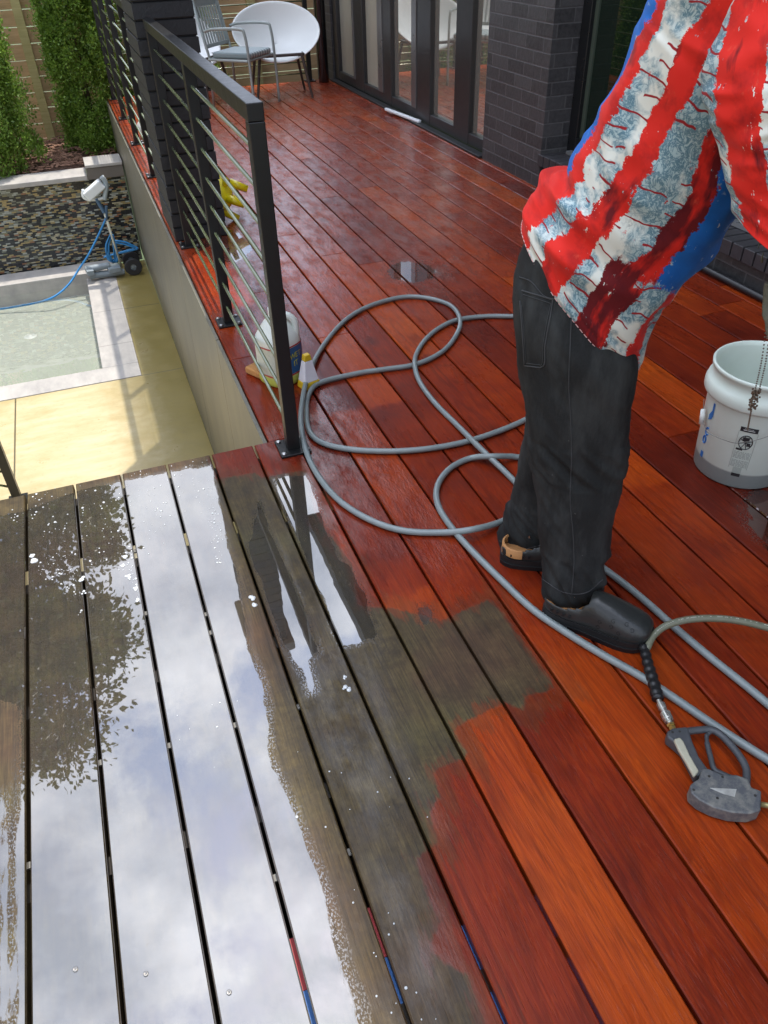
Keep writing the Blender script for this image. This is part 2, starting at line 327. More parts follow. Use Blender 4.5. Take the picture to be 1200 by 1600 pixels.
M['grass'] = simple('lawn', (.06, .09, .03), .9, 0, .4, 3)
def leaf_mat(name, a, b, tr=.3):
    t = NT(name); r = t.attr('lr'); n = t.noise(sc=2.5, det=3)
    col = t.mix(t.math('MULTIPLY', t.math('ADD', r, n), .5), a, b)
    t.set(base=col, rough=.45); d = t.n('BsdfTranslucent'); t.put(d.inputs['Color'], t.mix(.5, col, b)); ms = t.n('MixShader'); ms.inputs[0].default_value = tr
    t.t.links.new(t.b.outputs[0], ms.inputs[1]); t.t.links.new(d.outputs[0], ms.inputs[2]); t.t.links.new(ms.outputs[0], t.out.inputs[0]); return t.m
M['cedar'] = leaf_mat('cedar_foliage', (.03, .075, .012), (.30, .48, .07), .3)
M['leaf'] = leaf_mat('tree_foliage', (.05, .07, .014), (.14, .17, .03))
M['bark'] = simple('bark', (.12, .085, .06), .9, 0, .4, 12, .5, 60)

# ------------------------------------------------------------------ DECK
def sdf_poly(P, poly):
    """signed distance, positive inside, P (n,2)"""
    poly = np.array(poly); d = np.full(len(P), 1e9); ins = np.zeros(len(P), bool); n = len(poly)
    for i in range(n):
        a, b = poly[i], poly[(i + 1) % n]; e = b - a; w = P - a
        h = np.clip((w @ e) / (e @ e + 1e-12), 0, 1); q = w - h[:, None] * e; d = np.minimum(d, (q ** 2).sum(1))
        c1 = P[:, 1] >= a[1]; c2 = P[:, 1] < b[1]; c3 = e[0] * w[:, 1] > e[1] * w[:, 0]
        ins ^= (c1 & c2 & c3) | (~c1 & ~c2 & ~c3)
    d = np.sqrt(d); return np.where(ins, d, -d)
def wp(pts): return [at(x, y)[:2] for x, y in pts]
DIRT = [wp([(-260, 790), (330, 690), (338, 748), (400, 738), (410, 746), (478, 733), (492, 800), (552, 885), (560, 945), (617, 950), (690, 968), (765, 935), (785, 955), (869, 1072), (860, 1079), (822, 1090), (821, 1113), (789, 1098), (777, 1104), (710, 1139), (733, 1182), (678, 1206), (692, 1247), (672, 1264), (687, 1317), (652, 1340), (672, 1404), (690, 1439), (672, 1480), (700, 1510), (733, 1520), (768, 1620), (800, 2100), (-600, 2300)]),
        ]
WETP = [wp([(44, 800), (42, 980), (90, 1010), (200, 930), (262, 842), (300, 730), (333, 735), (352, 830), (379, 940), (386, 1006), (407, 1061), (414, 1105), (420, 1187), (440, 1231), (462, 1270), (495, 1369), (528, 1484), (561, 1594), (580, 1800), (560, 2100), (20, 2100), (30, 1300)]),
        wp([(-300, 850), (36, 800), (120, 768), (190, 752), (262, 738), (330, 728), (400, 1100), (100, 1200), (30, 1100), (-300, 1050)]),
        wp([(407, 781), (424, 835), (468, 930), (497, 1017), (470, 1045), (440, 1000), (405, 900), (388, 857)]),
        wp([(428, 747), (478, 742), (497, 791), (528, 874), (548, 886), (560, 918), (568, 925), (592, 995), (536, 1010), (511, 951), (478, 870), (446, 800)]),
        wp([(655, 945), (672, 950), (676, 968), (660, 978), (652, 960)]),
        wp([(468, 1030), (480, 1024), (492, 1082), (484, 1084)]),
        wp([(0, 1250), (8, 1240), (20, 1600), (0, 1600)])]
WETFAR = [ ((1.42, 3.5), (.12, .14)), ((1.72, 1.12), (.16, .26)), ((.62, 4.3), (.14, .3))]
SHEEN = [wp([(395, 700), (480, 735), (500, 1100), (700, 1300), (560, 860), (700, 900), (760, 850), (560, 640), (470, 560), (440, 600)]),
         wp([(560, 1330), (650, 1340), (690, 1440), (720, 1520), (760, 1620), (620, 1620), (575, 1450)]),
         wp([(400, 740), (480, 740), (610, 1010), (640, 1340), (540, 1300), (440, 1060)])]
XG0 = -.4215; PW = .148; GAP = .0072
tones = {}
def seg_list(k, x):
    """boards of row k: (y0, y1, [(y, tone), ...]); tone steps are where the boards were cleaned harder"""
    r = random.Random(k * 13 + 5)
    if x < .3 and k < 5: return [(-.7, 2.235, [(-.7, r.uniform(.3, .55))])]
    near = {5: [(-.7, .50), (1.9, .40), (2.9, .50)], 6: [(-.7, .82), (.72, .74), (.98, .70), (1.35, .45), (1.5, .35), (2.3, .42), (3.4, .55)],
            7: [(-.7, .38), (.9, .42), (1.35, .48), (1.75, .62), (2.32, .26), (4.2, .58)], 8: [(-.7, .66), (.62, .76), (1.0, .60), (1.25, .42), (2.3, .74), (3.1, .62), (4.0, .45)],
            9: [(-.7, .74), (.55, .80), (1.1, .62), (1.35, .44), (3.1, .62)], 10: [(-.7, .42), (1.2, .50), (2.6, .80), (3.3, .70), (3.9, .56)]}
    out = []
    if k in near:
        e = {5: [2.9], 6: [2.62], 7: [3.55], 8: [2.95], 9: [4.3], 10: [3.9]}[k]; ys = [-.7] + e + [9.12]
        return [(a, c_, near[k]) for a, c_ in zip(ys[:-1], ys[1:])]
    y = -.7
    while y < 9.0:
        y2 = min(9.12, y + r.uniform(1.8, 3.6)); y2 = 9.12 if 9.12 - y2 < .8 else y2
        t0 = r.uniform(.32, .70); st = [(y, t0)]
        if r.random() < .6: st.append((r.uniform(y + .3, y2 - .3), min(.9, max(.15, t0 + r.choice((-.18, .16, .22))))))
        out.append((y, y2, st)); y = y2
    return out
def tone_at(st, y, x):
    v = st[0][1]; v0_ = min(1, max(0, (y - 2.4) / 2.5)) * .17
    for q, (ys_, t_) in enumerate(st[1:]):
        y_ = ys_ + .03 * mnoise.noise((x * 30, ys_ * 9, 0)); f = min(1, max(0, (y - y_) / .02)); v = v * (1 - f) + t_ * f
    return v + v0_
dv = []; df = []; drn = []; dto = []
def board(x0, x1, y0, y1, tone, dense):
    w = x1 - x0; c = .003; T = .026
    nx = max(2, int(round(w / (.012 if dense else .05)))); xs = [x0, x0, x0 + c] + list(np.linspace(x0 + c, x1 - c, nx + 1)[1:-1]) + [x1 - c, x1, x1]
    zs = [-T, -c, 0] + [0] * (nx - 1) + [0, -c, -T]
    ny = max(2, int(round((y1 - y0) / (.02 if dense else .10)))); ys = list(np.linspace(y0 + c, y1 - c, ny + 1)); m = len(xs); b = len(dv)
    rows = [(y0, [min(z, -c) for z in zs])] + [(y, zs) for y in ys] + [(y1, [min(z, -c) for z in zs])]
    rv = random.random()
    for y, zz in rows:
        for a, z in zip(xs, zz): dv.append((a, y, z)); drn.append(rv); dto.append(tone_at(tone, y, a))
    for i in range(len(rows) - 1):
        for j in range(m - 1): df.append((b + i * m + j, b + i * m + j + 1, b + (i + 1) * m + j + 1, b + (i + 1) * m + j))
    df.append(tuple(b + j for j in range(m))[::-1]); df.append(tuple(b + (len(rows) - 1) * m + j for j in range(m)))
for k in range(-7, 22):
    g0 = XG0 + PW * k; g1 = g0 + PW; x0, x1 = g0 + GAP / 2, g1 - GAP / 2
    if x0 > 2.74: break
    x1 = min(x1, 2.745)
    for (y0, y1, tn) in seg_list(k, x0):
        if k == 5:   # the notched board at the corner
            if y1 < 2.235: board(x0, x1, y0, y1 - .001, tn, True)
            elif y0 < 2.235: board(x0, x1, y0, 2.235, tn, True); board(.375, x1, 2.237, y1, tn, True)
            else: board(.375, x1, y0 + .002, y1, tn, False)
            continue
        e = .0012 if y0 > -.6 else 0
        ym = 2.7
        if y0 < ym and x0 < 2.0:
            board(x0, x1, y0 + e, y1, tn, y1 < 4.3) if y1 < 4.3 else board(x0, x1, y0 + e, y1, tn, True)
        else: board(x0, x1, y0 + e, y1, tn, False)
me = bpy.data.meshes.new('deck'); me.from_pydata(dv, [], df); me.materials.append(M['deck'])
P2 = np.array(dv)[:, :2]
def attr(me, name, arr):
    a = me.attributes.new(name, 'FLOAT', 'POINT'); a.data.foreach_set('value', np.asarray(arr, np.float32))
dirt = np.max([sdf_poly(P2, p) for p in DIRT], axis=0)
wet = np.max([sdf_poly(P2, p) for p in WETP], axis=0)
for (c_, r_) in WETFAR:
    q = np.sqrt(((P2[:, 0] - c_[0]) / r_[0]) ** 2 + ((P2[:, 1] - c_[1]) / r_[1]) ** 2); far_ = (1 - q) * min(r_) * .45
    wob = np.array([mnoise.noise((p[0] * 4, p[1] * 2.2, c_[0])) for p in P2[:1]])  # phase only
    wet = np.maximum(wet, far_)
sh = np.clip(np.max([sdf_poly(P2, p) for p in SHEEN], axis=0) / .08 + .3, 0, 1)
sh = np.maximum(sh, np.clip((P2[:, 1] - 2.4) / 2.0, 0, .8) * (P2[:, 0] > .36))
attr(me, 'rnd', drn); attr(me, 'tone', dto); attr(me, 'dirt', dirt); attr(me, 'wet', wet); attr(me, 'sheen', sh)
deck = bpy.data.objects.new('deck', me); COL.objects.link(deck); tag(deck, kind='structure')
b = MB()
for y in [-.5, .0, .45, .9, 1.35, 1.8, 2.17]: b.b2(-1.5, .32, y - .019, y + .019, -.24, -.0275)
for y in np.arange(2.7, 9.1, .42): b.b2(.42, 2.7, y - .019, y + .019, -.24, -.0275)
for y in [-.5, .0, .45, .9, 1.35, 1.8, 2.17]: b.b2(.32, 2.7, y - .019, y + .019, -.24, -.0275)
b.build('joists', simple('dark_joist', (.03, .024, .018), .8), deck)
b = MB(); b.b2(-3.2, 2.7, -1.2, 2.0, -1.0, -.42)
o = b.build('underdeck_ground', M['soil']); tag(o, kind='structure')
M['clip'] = simple('dull_clip', (.16, .15, .13), .6)
for (px, py) in [(216, 960), (228, 855), (352, 950), (365, 1132), (262, 1164), (156, 1190), (430, 1370), (318, 990), (46, 1350), (465, 1103), (545, 1330)]:
    p = at(px, py, -.012); k = round((p[0] - XG0) / PW); x = XG0 + PW * k
    MB().b2(x - .0034, x + .0034, p[1] - .007, p[1] + .007, -.020, -.015).build('clip', M['clip'], deck)
scr = simple('screw_head', (.25, .24, .23), .35, .8)
for (px, py) in [(118, 1515), (228, 1522), (358, 1551), (43, 874), (240, 1105)][:3]:
    p = at(px, py); MB().lathe((p[0], p[1], 0), [(.0005, .0012), (.0016, .0012), (.002, .0024), (.0042, .0022), (.0046, 0.0)], 16).build('screw', scr, deck, smooth=True)

# ------------------------------------------------------------------ ledge cladding wall under the deck
fr = empty('deck_fascia', (.37, 2.25, -1.36), 'grey beige plank cladding wall below the deck edge beside the pool patio', 'cladding')
yb = [2.245, 3.14, 4.335, 5.44, 6.70, 7.9, 9.1]
for i in range(6):
    MB().b2(.357, .372, yb[i] + .003, yb[i + 1] - .003, -1.355, -.014).build('panel', M['fascia'], fr, bevel=.002)
MB().b2(.3722, .40, 2.25, 9.1, -1.36, -.03).build('backing', M['soil'], fr)
# ------------------------------------------------------------------ ground, patio, pool
g = MB(); g.b2(-60, 60, -40, 80, -2.6, -2.45); o = g.build('ground', M['grass']); tag(o, kind='structure')
PZ = -1.36
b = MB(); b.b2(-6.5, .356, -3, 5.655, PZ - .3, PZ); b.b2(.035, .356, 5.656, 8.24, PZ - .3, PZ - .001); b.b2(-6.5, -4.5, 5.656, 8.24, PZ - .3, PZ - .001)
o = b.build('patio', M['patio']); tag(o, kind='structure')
b = MB(); b.b2(-4.5, .034, 5.66, 5.895, PZ - .25, PZ + .004); b.b2(-.245, .034, 5.897, 7.93, PZ - .25, PZ + .004); b.b2(-4.5, .034, 7.932, 8.24, PZ - .25, PZ + .055)
o = b.build('pool_coping', M['coping'], bevel=.006); tag(o, kind='structure')
b = MB(); b.b2(-4.5, -.246, 5.897, 7.931, PZ - .30, PZ - .15); o = b.build('pool_floor', M['plaster']); tag(o, kind='structure')
b = MB(); b.add([(-4.5, 5.897, PZ - .05), (-.246, 5.897, PZ - .05), (-.246, 7.931, PZ - .05), (-4.5, 7.931, PZ - .05)], [(0, 1, 2, 3)]); o = b.build('water', M['water']); tag(o, kind='structure')
p = at(47, 524, PZ - .14)
MB().lathe((p[0], p[1], PZ - .15), [(.001, .012), (.022, .012), (.024, .004), (.05, .004), (.055, 0)], 24).build('pool_drain', simple('white_plastic', (.75, .76, .72), .4), loc=(p[0], p[1], PZ - .15), smooth=True)
tag(bpy.data.objects['pool_drain'], 'small round white drain fitting on the pale pool floor', 'drain')
mw = empty('mosaic_wall', (-2, 8.3, PZ), 'raised planter wall faced with small multicoloured mosaic tiles behind the pool', 'wall')
MB().b2(-6.5, .34, 8.27, 8.5, PZ, -.535).build('tile_face', M['mosaic'], mw)
MB().b2(-6.5, .0, 8.235, 8.56, -.534, -.49).build('coping', M['coping'], mw, bevel=.006)
MB().b2(.003, .345, 8.235, 8.56, -.534, -.43).b2(.06, .06, 8.3, 8.3, 0, 0).build('coping', simple('dark_coping', (.14, .12, .10), .6), mw, bevel=.006)
MB().b2(.001, .346, 8.225, 8.57, -.428, -.40).build('coping_cap', M['coping'], mw, bevel=.005)
b = MB(); N = 60
xs = np.linspace(-6.5, .355, 80); ys = np.linspace(8.56, 10.3, 24)
vs = [(x, y, -.515 + .05 * mnoise.noise((x * 4, y * 4, 0)) + .03 * (y - 8.56)) for y in ys for x in xs]
b.add(vs, [(i * 80 + j, i * 80 + j + 1, (i + 1) * 80 + j + 1, (i + 1) * 80 + j) for i in range(23) for j in range(79)])
o = b.build('planting_bed', M['mulch'], smooth=True); tag(o, kind='structure')
b = MB()
for i in range(2200):
    x = random.uniform(-1.6, .34); y = random.uniform(8.58, 9.8); s_ = random.uniform(.008, .028); a = random.uniform(0, 6.28)
    q = Matrix.Rotation(a, 3, 'Z') @ Matrix.Rotation(random.uniform(-.5, .5), 3, 'X')
    b.box((x, y, -.475 + .05 * mnoise.noise((x * 4, y * 4, 0)) + .03 * (y - 8.56)), (s_ * 2, s_ * .8, .005), M=np.array(q))
o = b.build('mulch_chips', M['chip']); tag(o, 'loose red brown bark mulch spread over the planting bed', 'mulch', kind='stuff')

# ------------------------------------------------------------------ fences
def fence(name, loc, length, ztop, zbot, ang, label, n_post=2.4):
    r = empty(name, loc, label, 'fence'); cr, sr = math.cos(ang), math.sin(ang); o0 = np.array(loc)
    def T(x, y, z): return (o0[0] + cr * x - sr * y, o0[1] + sr * x + cr * y, z)
    z = zbot; rr = random.Random(len(name))
    while z < ztop - .1:
        b = MB(); c = T(length / 2, 0, z + .075); b.box(c, (length, .022, .142 + rr.uniform(-.003, .003)), ang); b.build('board', M['fence'], r, bevel=.003); z += .1495
    x = .05
    while x < length:
        b = MB(); b.box(T(x, -.058, (ztop + zbot) / 2), (.09, .09, ztop - zbot + .1), ang); b.build('post', M['fence_post'], r, bevel=.004); x += n_post
    MB().box(T(length / 2, -.03, ztop + .065), (length + .1, .16, .035), ang).build('cap', M['fence'], r)
    return r
fence('wood_fence', (-7.52, 10.0, -.62), 14, 1.02, -.62, 0, 'tan horizontal cedar board fence behind the planting bed and chairs', 2.4)
fence('wood_fence', (-6.6, -3, -1.3), 13.0, 1.2, -1.3, math.pi / 2, 'long cedar side fence across the yard beyond the pool')

# ------------------------------------------------------------------ foliage
def leaves(b, P, sz, up=0.3, flat=False):
    pass
def leaf_mesh(name, pts, dirs, sz, mat, parent, origin, aspect=1.6):
    n = len(pts); pts = np.array(pts); d = np.array(dirs); d /= np.linalg.norm(d, axis=1)[:, None] + 1e-9
    r = rng.normal(size=(n, 3)); a = np.cross(d, r); a /= np.linalg.norm(a, axis=1)[:, None] + 1e-9; nn = np.cross(d, a)
    s_ = sz * rng.uniform(.6, 1.35, (n, 1)); Lh = s_ * aspect
    v = np.stack([pts, pts + d * Lh * .5 + a * s_ * .5 + nn * s_ * .12, pts + d * Lh, pts + d * Lh * .5 - a * s_ * .5 + nn * s_ * .12], 1).reshape(-1, 3) - origin
    me = bpy.data.meshes.new(name); me.from_pydata(v.tolist(), [], [(4 * i, 4 * i + 1, 4 * i + 2, 4 * i + 3) for i in range(n)])
    lr = np.repeat(rng.uniform(0, 1, n), 4); attr(me, 'lr', lr); me.materials.append(mat)
    o = bpy.data.objects.new(name, me); COL.objects.link(o); o.parent = parent; return o
def cedar(loc, h, r, n, label, seed):
    rr = np.random.default_rng(seed); root = empty('cedar_shrub', loc, label, 'shrub', 'cedar shrubs in the planting bed'); o0 = np.array(loc)
    MB().tube([o0, o0 + [.01, 0, h * .5], o0 + [0, 0, h * .93]], [.03, .02, .006], 7).build('trunk', M['bark'], root, smooth=True)
    P = []; D = []
    ncl = 130; ncl = int(h * 210)
    for i in range(ncl):
        t_ = rr.uniform(0.0, 1) ** .9; a = rr.uniform(0, 6.283); prof = r * (1 - t_ ** 2.4) ** .7 * (.82 + .3 * rr.uniform()) + .03
        rad = prof * math.sqrt(rr.uniform(.25, 1)); c = np.array([rad * math.cos(a), rad * math.sin(a), .03 + t_ * h]); k = n // ncl; cs = rr.uniform(.035, .075)
        q = rr.normal(size=(k, 3)) * [cs * .55, cs * .55, cs]; P.append(o0 + c + q)
        dd = q * .9 / cs + rr.normal(size=(k, 3)) * .8 + np.array([math.cos(a) * .5, math.sin(a) * .5, .7]); D.append(dd)
    leaf_mesh('foliage', np.concatenate(P), np.concatenate(D), .019, M['cedar'], root, o0, 1.35); return root
cedar((-.80, 8.86, -.5), 2.3, .40, 70000, 'bright green cedar shrub at the left end of the planting bed', 1)
cedar((.19, 9.28, -.5), 2.6, .28, 80000, 'dense green cedar shrub against the deck corner, right of the fence post', 2)
cedar((.78, 9.62, -.6), 1.9, .30, 12000, 'cedar shrub glimpsed between the bars behind the black brick pillar', 3)
cedar((1.38, 9.66, -.6), 1.9, .28, 12000, 'cedar shrub tip above the far railing, left of the chairs', 4)
cedar((-1.5, 9.2, -.5), 2.2, .4, 8000, 'cedar shrub farther along the bed beyond the left edge', 5)
cedar((-2.4, 9.2, -.5), 2.4, .4, 8000, 'outermost cedar shrub beyond the left edge of the bed', 6)
def tree(loc, H, R, zc, n, label, seed, sz=.16):
    rr = np.random.default_rng(seed); root = empty('broadleaf_tree', loc, label, 'tree', 'tall trees beyond the fence'); o0 = np.array(loc)
    b = MB(); b.tube([o0, o0 + [.1, .05, H * .35], o0 + [.0, .1, H * .7]], [.28, .2, .08], 9); P = []; D = []
    for i in range(70):
        u = rr.normal(size=3); u /= np.linalg.norm(u); rad = rr.uniform(.35, 1) ** .5
        c = np.array([u[0] * R * rad, u[1] * R * rad, zc + u[2] * (H - zc) * rad]);
        if i % 3 == 0: b.tube([o0 + [0, 0, H * .35 + .2 * abs(c[2] - H * .35)], o0 + (c + [0, 0, H * .4]) * .5 * [1, 1, 1], o0 + c], [.08, .05, .02], 5)
        cs = rr.uniform(.35, .85); k = n // 70; q = rr.normal(size=(k, 3)) * cs * .6; P.append(o0 + c + q); D.append(q + rr.normal(size=(k, 3)) * .4 + [0, 0, -.2])
    b.build('trunk', M['bark'], root, smooth=True)
    leaf_mesh('crown', np.concatenate(P), np.concatenate(D), sz, M['leaf'], root, o0, 1.5); return root
tree((-4.6, 14.5, -2.4), 18.5, 4.1, 10.5, 90000, 'tall broadleaf tree left of the pool axis, mirrored in the wet boards', 11, .105)
tree((-9.5, 12.5, -2.4), 15.0, 3.4, 9.5, 16000, 'broad tree beyond the far left of the yard', 12)
tree((8.6, 19.5, -2.4), 11.5, 3.0, 8.0, 16000, 'shorter tree behind the house end beyond the chairs', 13)

# ------------------------------------------------------------------ house
hs = empty('house', (2.75, 4.5, 0), 'black brick house with dark framed glass doors and a recessed window', 'house')
HW = 2.75; HT = 7.0
b = MB(); b.b2(HW + .0, HW + .45, -3, 2.0, -1.3, HT); b.b2(HW, HW + .45, 2.0, 4.50, 3.0, HT); b.b2(HW, HW + .45, 5.34, 9.0, 2.6, HT); b.b2(HW, HW + .45, 9.0, 9.6, -1.3, HT)
b.b2(HW + .02, HW + .45, 2.0, 4.50, -1.3, .13); b.b2(HW + .40, HW + .44, 5.34, 9.0, -1.3, 2.6)
b.build('wall', M['brick_x'], hs)
MB().b2(2.72, 3.18, 4.52, 5.33, -.3, HT - .01).build('brick_pier', [M['brick_x']], hs, bevel=.004)
MB().b2(2.7202, 3.17, 4.517, 4.5199, .14, HT - .02).build('pier_return', M['brick_y'], hs)
b = MB(); y = 2.0
while y < 4.5: b.b2(2.715, 2.96, y + .004, y + .071, .132, .20); y += .075
b.build('sill', simple('black_sill_brick', (.04, .038, .042), .5, 0, .3, 30, .4, 60), hs, bevel=.005)
# recessed window
wf = MB(); wf.b2(2.90, 2.97, 4.42, 4.51, .205, 3.0); wf.b2(2.90, 2.97, 2.0, 2.1, .205, 3.0); wf.b2(2.90, 2.97, 2.1, 4.42, .205, .30); wf.b2(2.90, 2.97, 2.1, 4.42, 2.9, 3.0)
wf.b2(2.985, 3.02, 2.0, 4.5, .2, 3.0)
wf.b2(2.91, 2.96, 3.2, 3.26, .3, 2.9)
win = wf.build('window', simple('black_window_frame', (.01, .011, .012), .3), hs, bevel=.004)
b = MB(); b.b2(2.925, 2.95, 4.385, 4.42, .30, 2.9); b.b2(2.925, 2.95, 2.1, 4.385, .30, .33); b.build('bead', simple('green_grey_bead', (.06, .08, .06), .35), win)
b = MB(); b.b2(2.935, 2.945, 2.1, 4.384, .331, 2.9); b.build('pane', M['pane2'], win)
MB().b2(2.86, 2.90, 2.05, 4.45, .204, .222).build('track', simple('bright_track', (.45, .46, .47), .3, .7), win)
# sliding doors
df_ = MB(); zt = 2.6
for (a, c_) in [(8.85, 9.0), (8.05, 8.30), (7.30, 7.50), (6.42, 6.70), (5.68, 5.95), (5.335, 5.40)]: df_.b2(2.77, 2.86, a, c_, .02, zt)
df_.b2(2.775, 2.855, 5.40, 8.85, 0.02, .10); df_.b2(2.775, 2.855, 5.40, 8.85, 2.5, zt)
door = df_.build('sliding_door', M['frame'], hs, bevel=.006)
b = MB()
for a, c_ in [(8.30, 8.34), (7.50, 7.62), (6.70, 6.80)]: b.b2(2.762, 2.80, a, c_, .10, 2.5)
b.build('stile_edge', M['frameL'], door, bevel=.003)
for a, c_ in [(8.34, 8.85), (7.62, 8.05)]: MB().b2(2.81, 2.82, a, c_, .10, 2.5).build('screen', M['curtain'], door)
for a, c_ in [(6.80, 7.30), (5.95, 6.42), (5.40, 5.68)]: MB().b2(2.81, 2.82, a, c_, .10, 2.5).build('pane', M['pane'], door)
MB().b2(2.70, 2.77, 5.34, 9.0, .001, .018).build('threshold', M['frame'], door, bevel=.004)
MB().tube([(2.73, y, .022) for y in (2.0, 3.2, 4.5)], .016, 10).build('base_pipe', simple('black_pipe', (.02, .02, .022), .35), hs, smooth=True)
# unseen eaves, made deeper over the near half to shape the deck's shade
b = MB(); b.b2(2.24, 3.3, 5.17, 10.5, HT, HT + .25); b.b2(1.80, 3.3, -4, 5.169, HT, HT + .25); b.build('unseen_shade_eave', M['soffit'], hs)
b = MB(); b.prism([(3.0, 0), (3.1, 0)], 0, 0) if False else None
b = MB(); b.b2(3.3, 9.0, -4, 10.5, HT - .0, HT + .24); b.b2(3.2, 9.0, 9.601, 9.9, -1.3, HT); b.b2(3.2, 9.0, -3.3, -3.0, -1.3, HT); b.build('roof', M['soffit'], hs)
MB().tube([(2.62, 8.93, -.2), (2.62, 8.93, 3.5), (2.66, 8.95, 6.9)], .055, 16).build('downspout', simple('black_downspout', (.012, .013, .016), .2, 0, .1, 5, coat=.6), hs, smooth=True)
# white strip on the threshold
p0, p1 = at(603, 172, .02), at(656, 192, .02)
MB().box((p0 + p1) / 2 + [0, 0, .008], (np.linalg.norm(p1 - p0), .035, .026), math.atan2(p1[1] - p0[1], p1[0] - p0[0])).build('drain_strip', simple('white_strip', (.8, .82, .84), .35), loc=tuple((p0 + p1) / 2), bevel=.01)
tag(bpy.data.objects['drain_strip'], 'short white plastic strip lying along the glass door threshold', 'plastic strip')

# ------------------------------------------------------------------ brick pillar
pl = empty('brick_pillar', (.53, 4.72, 0), 'square black painted brick pillar between the two railings', 'pillar')
t = NT('black_pillar_brick'); X = t.xyz(t.co()); r = t.math('ABSOLUTE', t.math('SUBTRACT', t.math('FRACT', t.math('DIVIDE', X[2], .075)), .5))
n = t.noise(sc=30, det=5, ro=.7); jj = t.rng(r, .44, .48)
t.set(base=t.mix(n, (.009, .0095, .011), (.022, .023, .027)), rough=.55, normal=t.bump(t.math('SUBTRACT', t.math('MULTIPLY', n, .5), jj), .9, .008)); M['pill'] = t.m
b = MB(); rr = random.Random(4)
z = 0.0
while z < 3.4:
    j = [rr.uniform(-.004, .004) for _ in range(4)]; b.b2(.385 + j[0], .675 + j[1], 4.45 + j[2], 5.02 + j[3], z + .001, z + .068); z += .075
b.b2(.392, .668, 4.458, 5.012, 0.0005, 3.4)
b.build('shaft', M['pill'], pl)
MB().b2(.34, .72, 4.40, 5.07, 3.4, 3.5).build('capstone', M['coping'], pl, bevel=.01)

# ------------------------------------------------------------------ railings
def railing(name, label, p0, p1, posts, group=None, bars=9, h=1.06, z0=0.0, gap=(0.08, .985), wall_ext=(0, 0)):
    p0, p1 = np.array(p0), np.array(p1); L_ = np.linalg.norm(p1 - p0); d = (p1 - p0) / L_; a = math.atan2(d[1], d[0]); nrmv = np.array([-d[1], d[0]])
    r = empty(name, (p0[0], p0[1], z0), label, 'railing', group)
    def P_(s_, z, off=0): q = p0 + d * s_ + nrmv * off; return np.array([q[0], q[1], z0 + z])
    MB().box(P_(L_ / 2, h - .02), (L_ + .04, .045, .045), a).build('top_rail', M['steel'], r, bevel=.003)
    for s_ in posts:
        o = MB().box(P_(s_, (h - .043) / 2 + .004), (.044, .044, h - .05), a).build('post', M['steel'], r, bevel=.003)
        MB().box(P_(s_, .0045), (.105, .105, .009), a).build('base_plate', M['steel'], o, bevel=.002)
        for sx in (-1, 1):
            for sy in (-1, 1): MB().lathe(P_(s_ + sx * .04, .009, sy * .04), [(.0085, 0), (.0085, .005), (.004, .0065), (.0004, .0065)], 8).build('bolt', M['bolt'], o)
    for i in range(bars):
        z = gap[0] + (gap[1] - gap[0] - .045) * i / (bars - 1)
        MB().tube([P_(0.0 + wall_ext[0], z), P_(L_ - wall_ext[1], z)], .0065, 8).build('bar', M['bar'], r, smooth=True)
    return r
railing('metal_railing', 'black metal bar railing nearest the camera, from corner post to brick pillar', (.442, 2.165), (.442, 4.40), (0, 1.10, 2.195), 'black bar railings round the deck')
railing('metal_railing', 'black metal bar railing beyond the brick pillar above the pool', (.442, 5.06), (.442, 9.06), (.85, 1.90, 2.95, 3.98), 'black bar railings round the deck')
railing('metal_railing', 'black metal bar railing across the far end behind the chairs', (.50, 9.06), (2.52, 9.06), (.9, 2.0), 'black bar railings round the deck')
# stair railing down on the patio
sr_ = empty('stair_railing', (-.89, 4.40, PZ), 'black stair railing post with sloping bars at the left edge of the patio', 'railing')
q0 = at(25, 772, PZ + .05); q0[2] = PZ
pst = MB().box((q0[0], q0[1], PZ + .5), (.05, .05, 1.0)).build('post', M['steel'], sr_, bevel=.003)
MB().box((q0[0], q0[1], PZ + .005), (.11, .11, .01)).build('base_plate', M['steel'], pst)
MB().tube([(q0[0], q0[1], PZ + 1.02), (q0[0] - 1.6, q0[1], PZ + 1.9)], .025, 8).build('top_rail', M['steel'], sr_)
for i in range(8):
    z = PZ + .10 + i * .11; MB().tube([(q0[0], q0[1], z), (q0[0] - 1.6, q0[1], z + .88)], .0075, 8).build('bar', M['bar'], sr_, smooth=True)
MB().box((q0[0] - 1.6, q0[1], PZ + .95), (.05, .05, 1.9)).build('post', M['steel'], sr_, bevel=.003)

# ------------------------------------------------------------------ soap foam
b = MB()
fo = sdf_poly  # foam patches
zones = [([(10, 800), (40, 770), (330, 715), (345, 830), (300, 800), (210, 900), (120, 880), (60, 860)], 300), ([(185, 820), (215, 850), (225, 960), (200, 900)], 90), ([(85, 890), (130, 880), (135, 980), (105, 940)], 40), ([(320, 730), (350, 830), (345, 900), (330, 850)], 60), ([(60, 870), (110, 870), (120, 930), (60, 900)], 40), ([(200, 1050), (600, 1150), (690, 1300), (300, 1300)], 25), ([(520, 1380), (600, 1400), (690, 1600), (600, 1600)], 22)]
for poly, n in zones:
    w = np.array(wp(poly)); lo, hi = w.min(0), w.max(0); c = 0
    while c < n:
        q = rng.uniform(lo, hi); 
        if sdf_poly(q[None], w)[0] < 0: continue
        fx = ((q[0] - XG0) / PW) % 1
        if fx < .06 or fx > .94: c += 1; continue
        r = rng.gamma(1.6, .0007) + .0004; r = min(r, .0042)
        b.lathe((q[0], q[1], 0.0003), [(r, 0), (r * .92, r * .25), (r * .6, r * .5), (r * .05, r * .6)], 7); c += 1
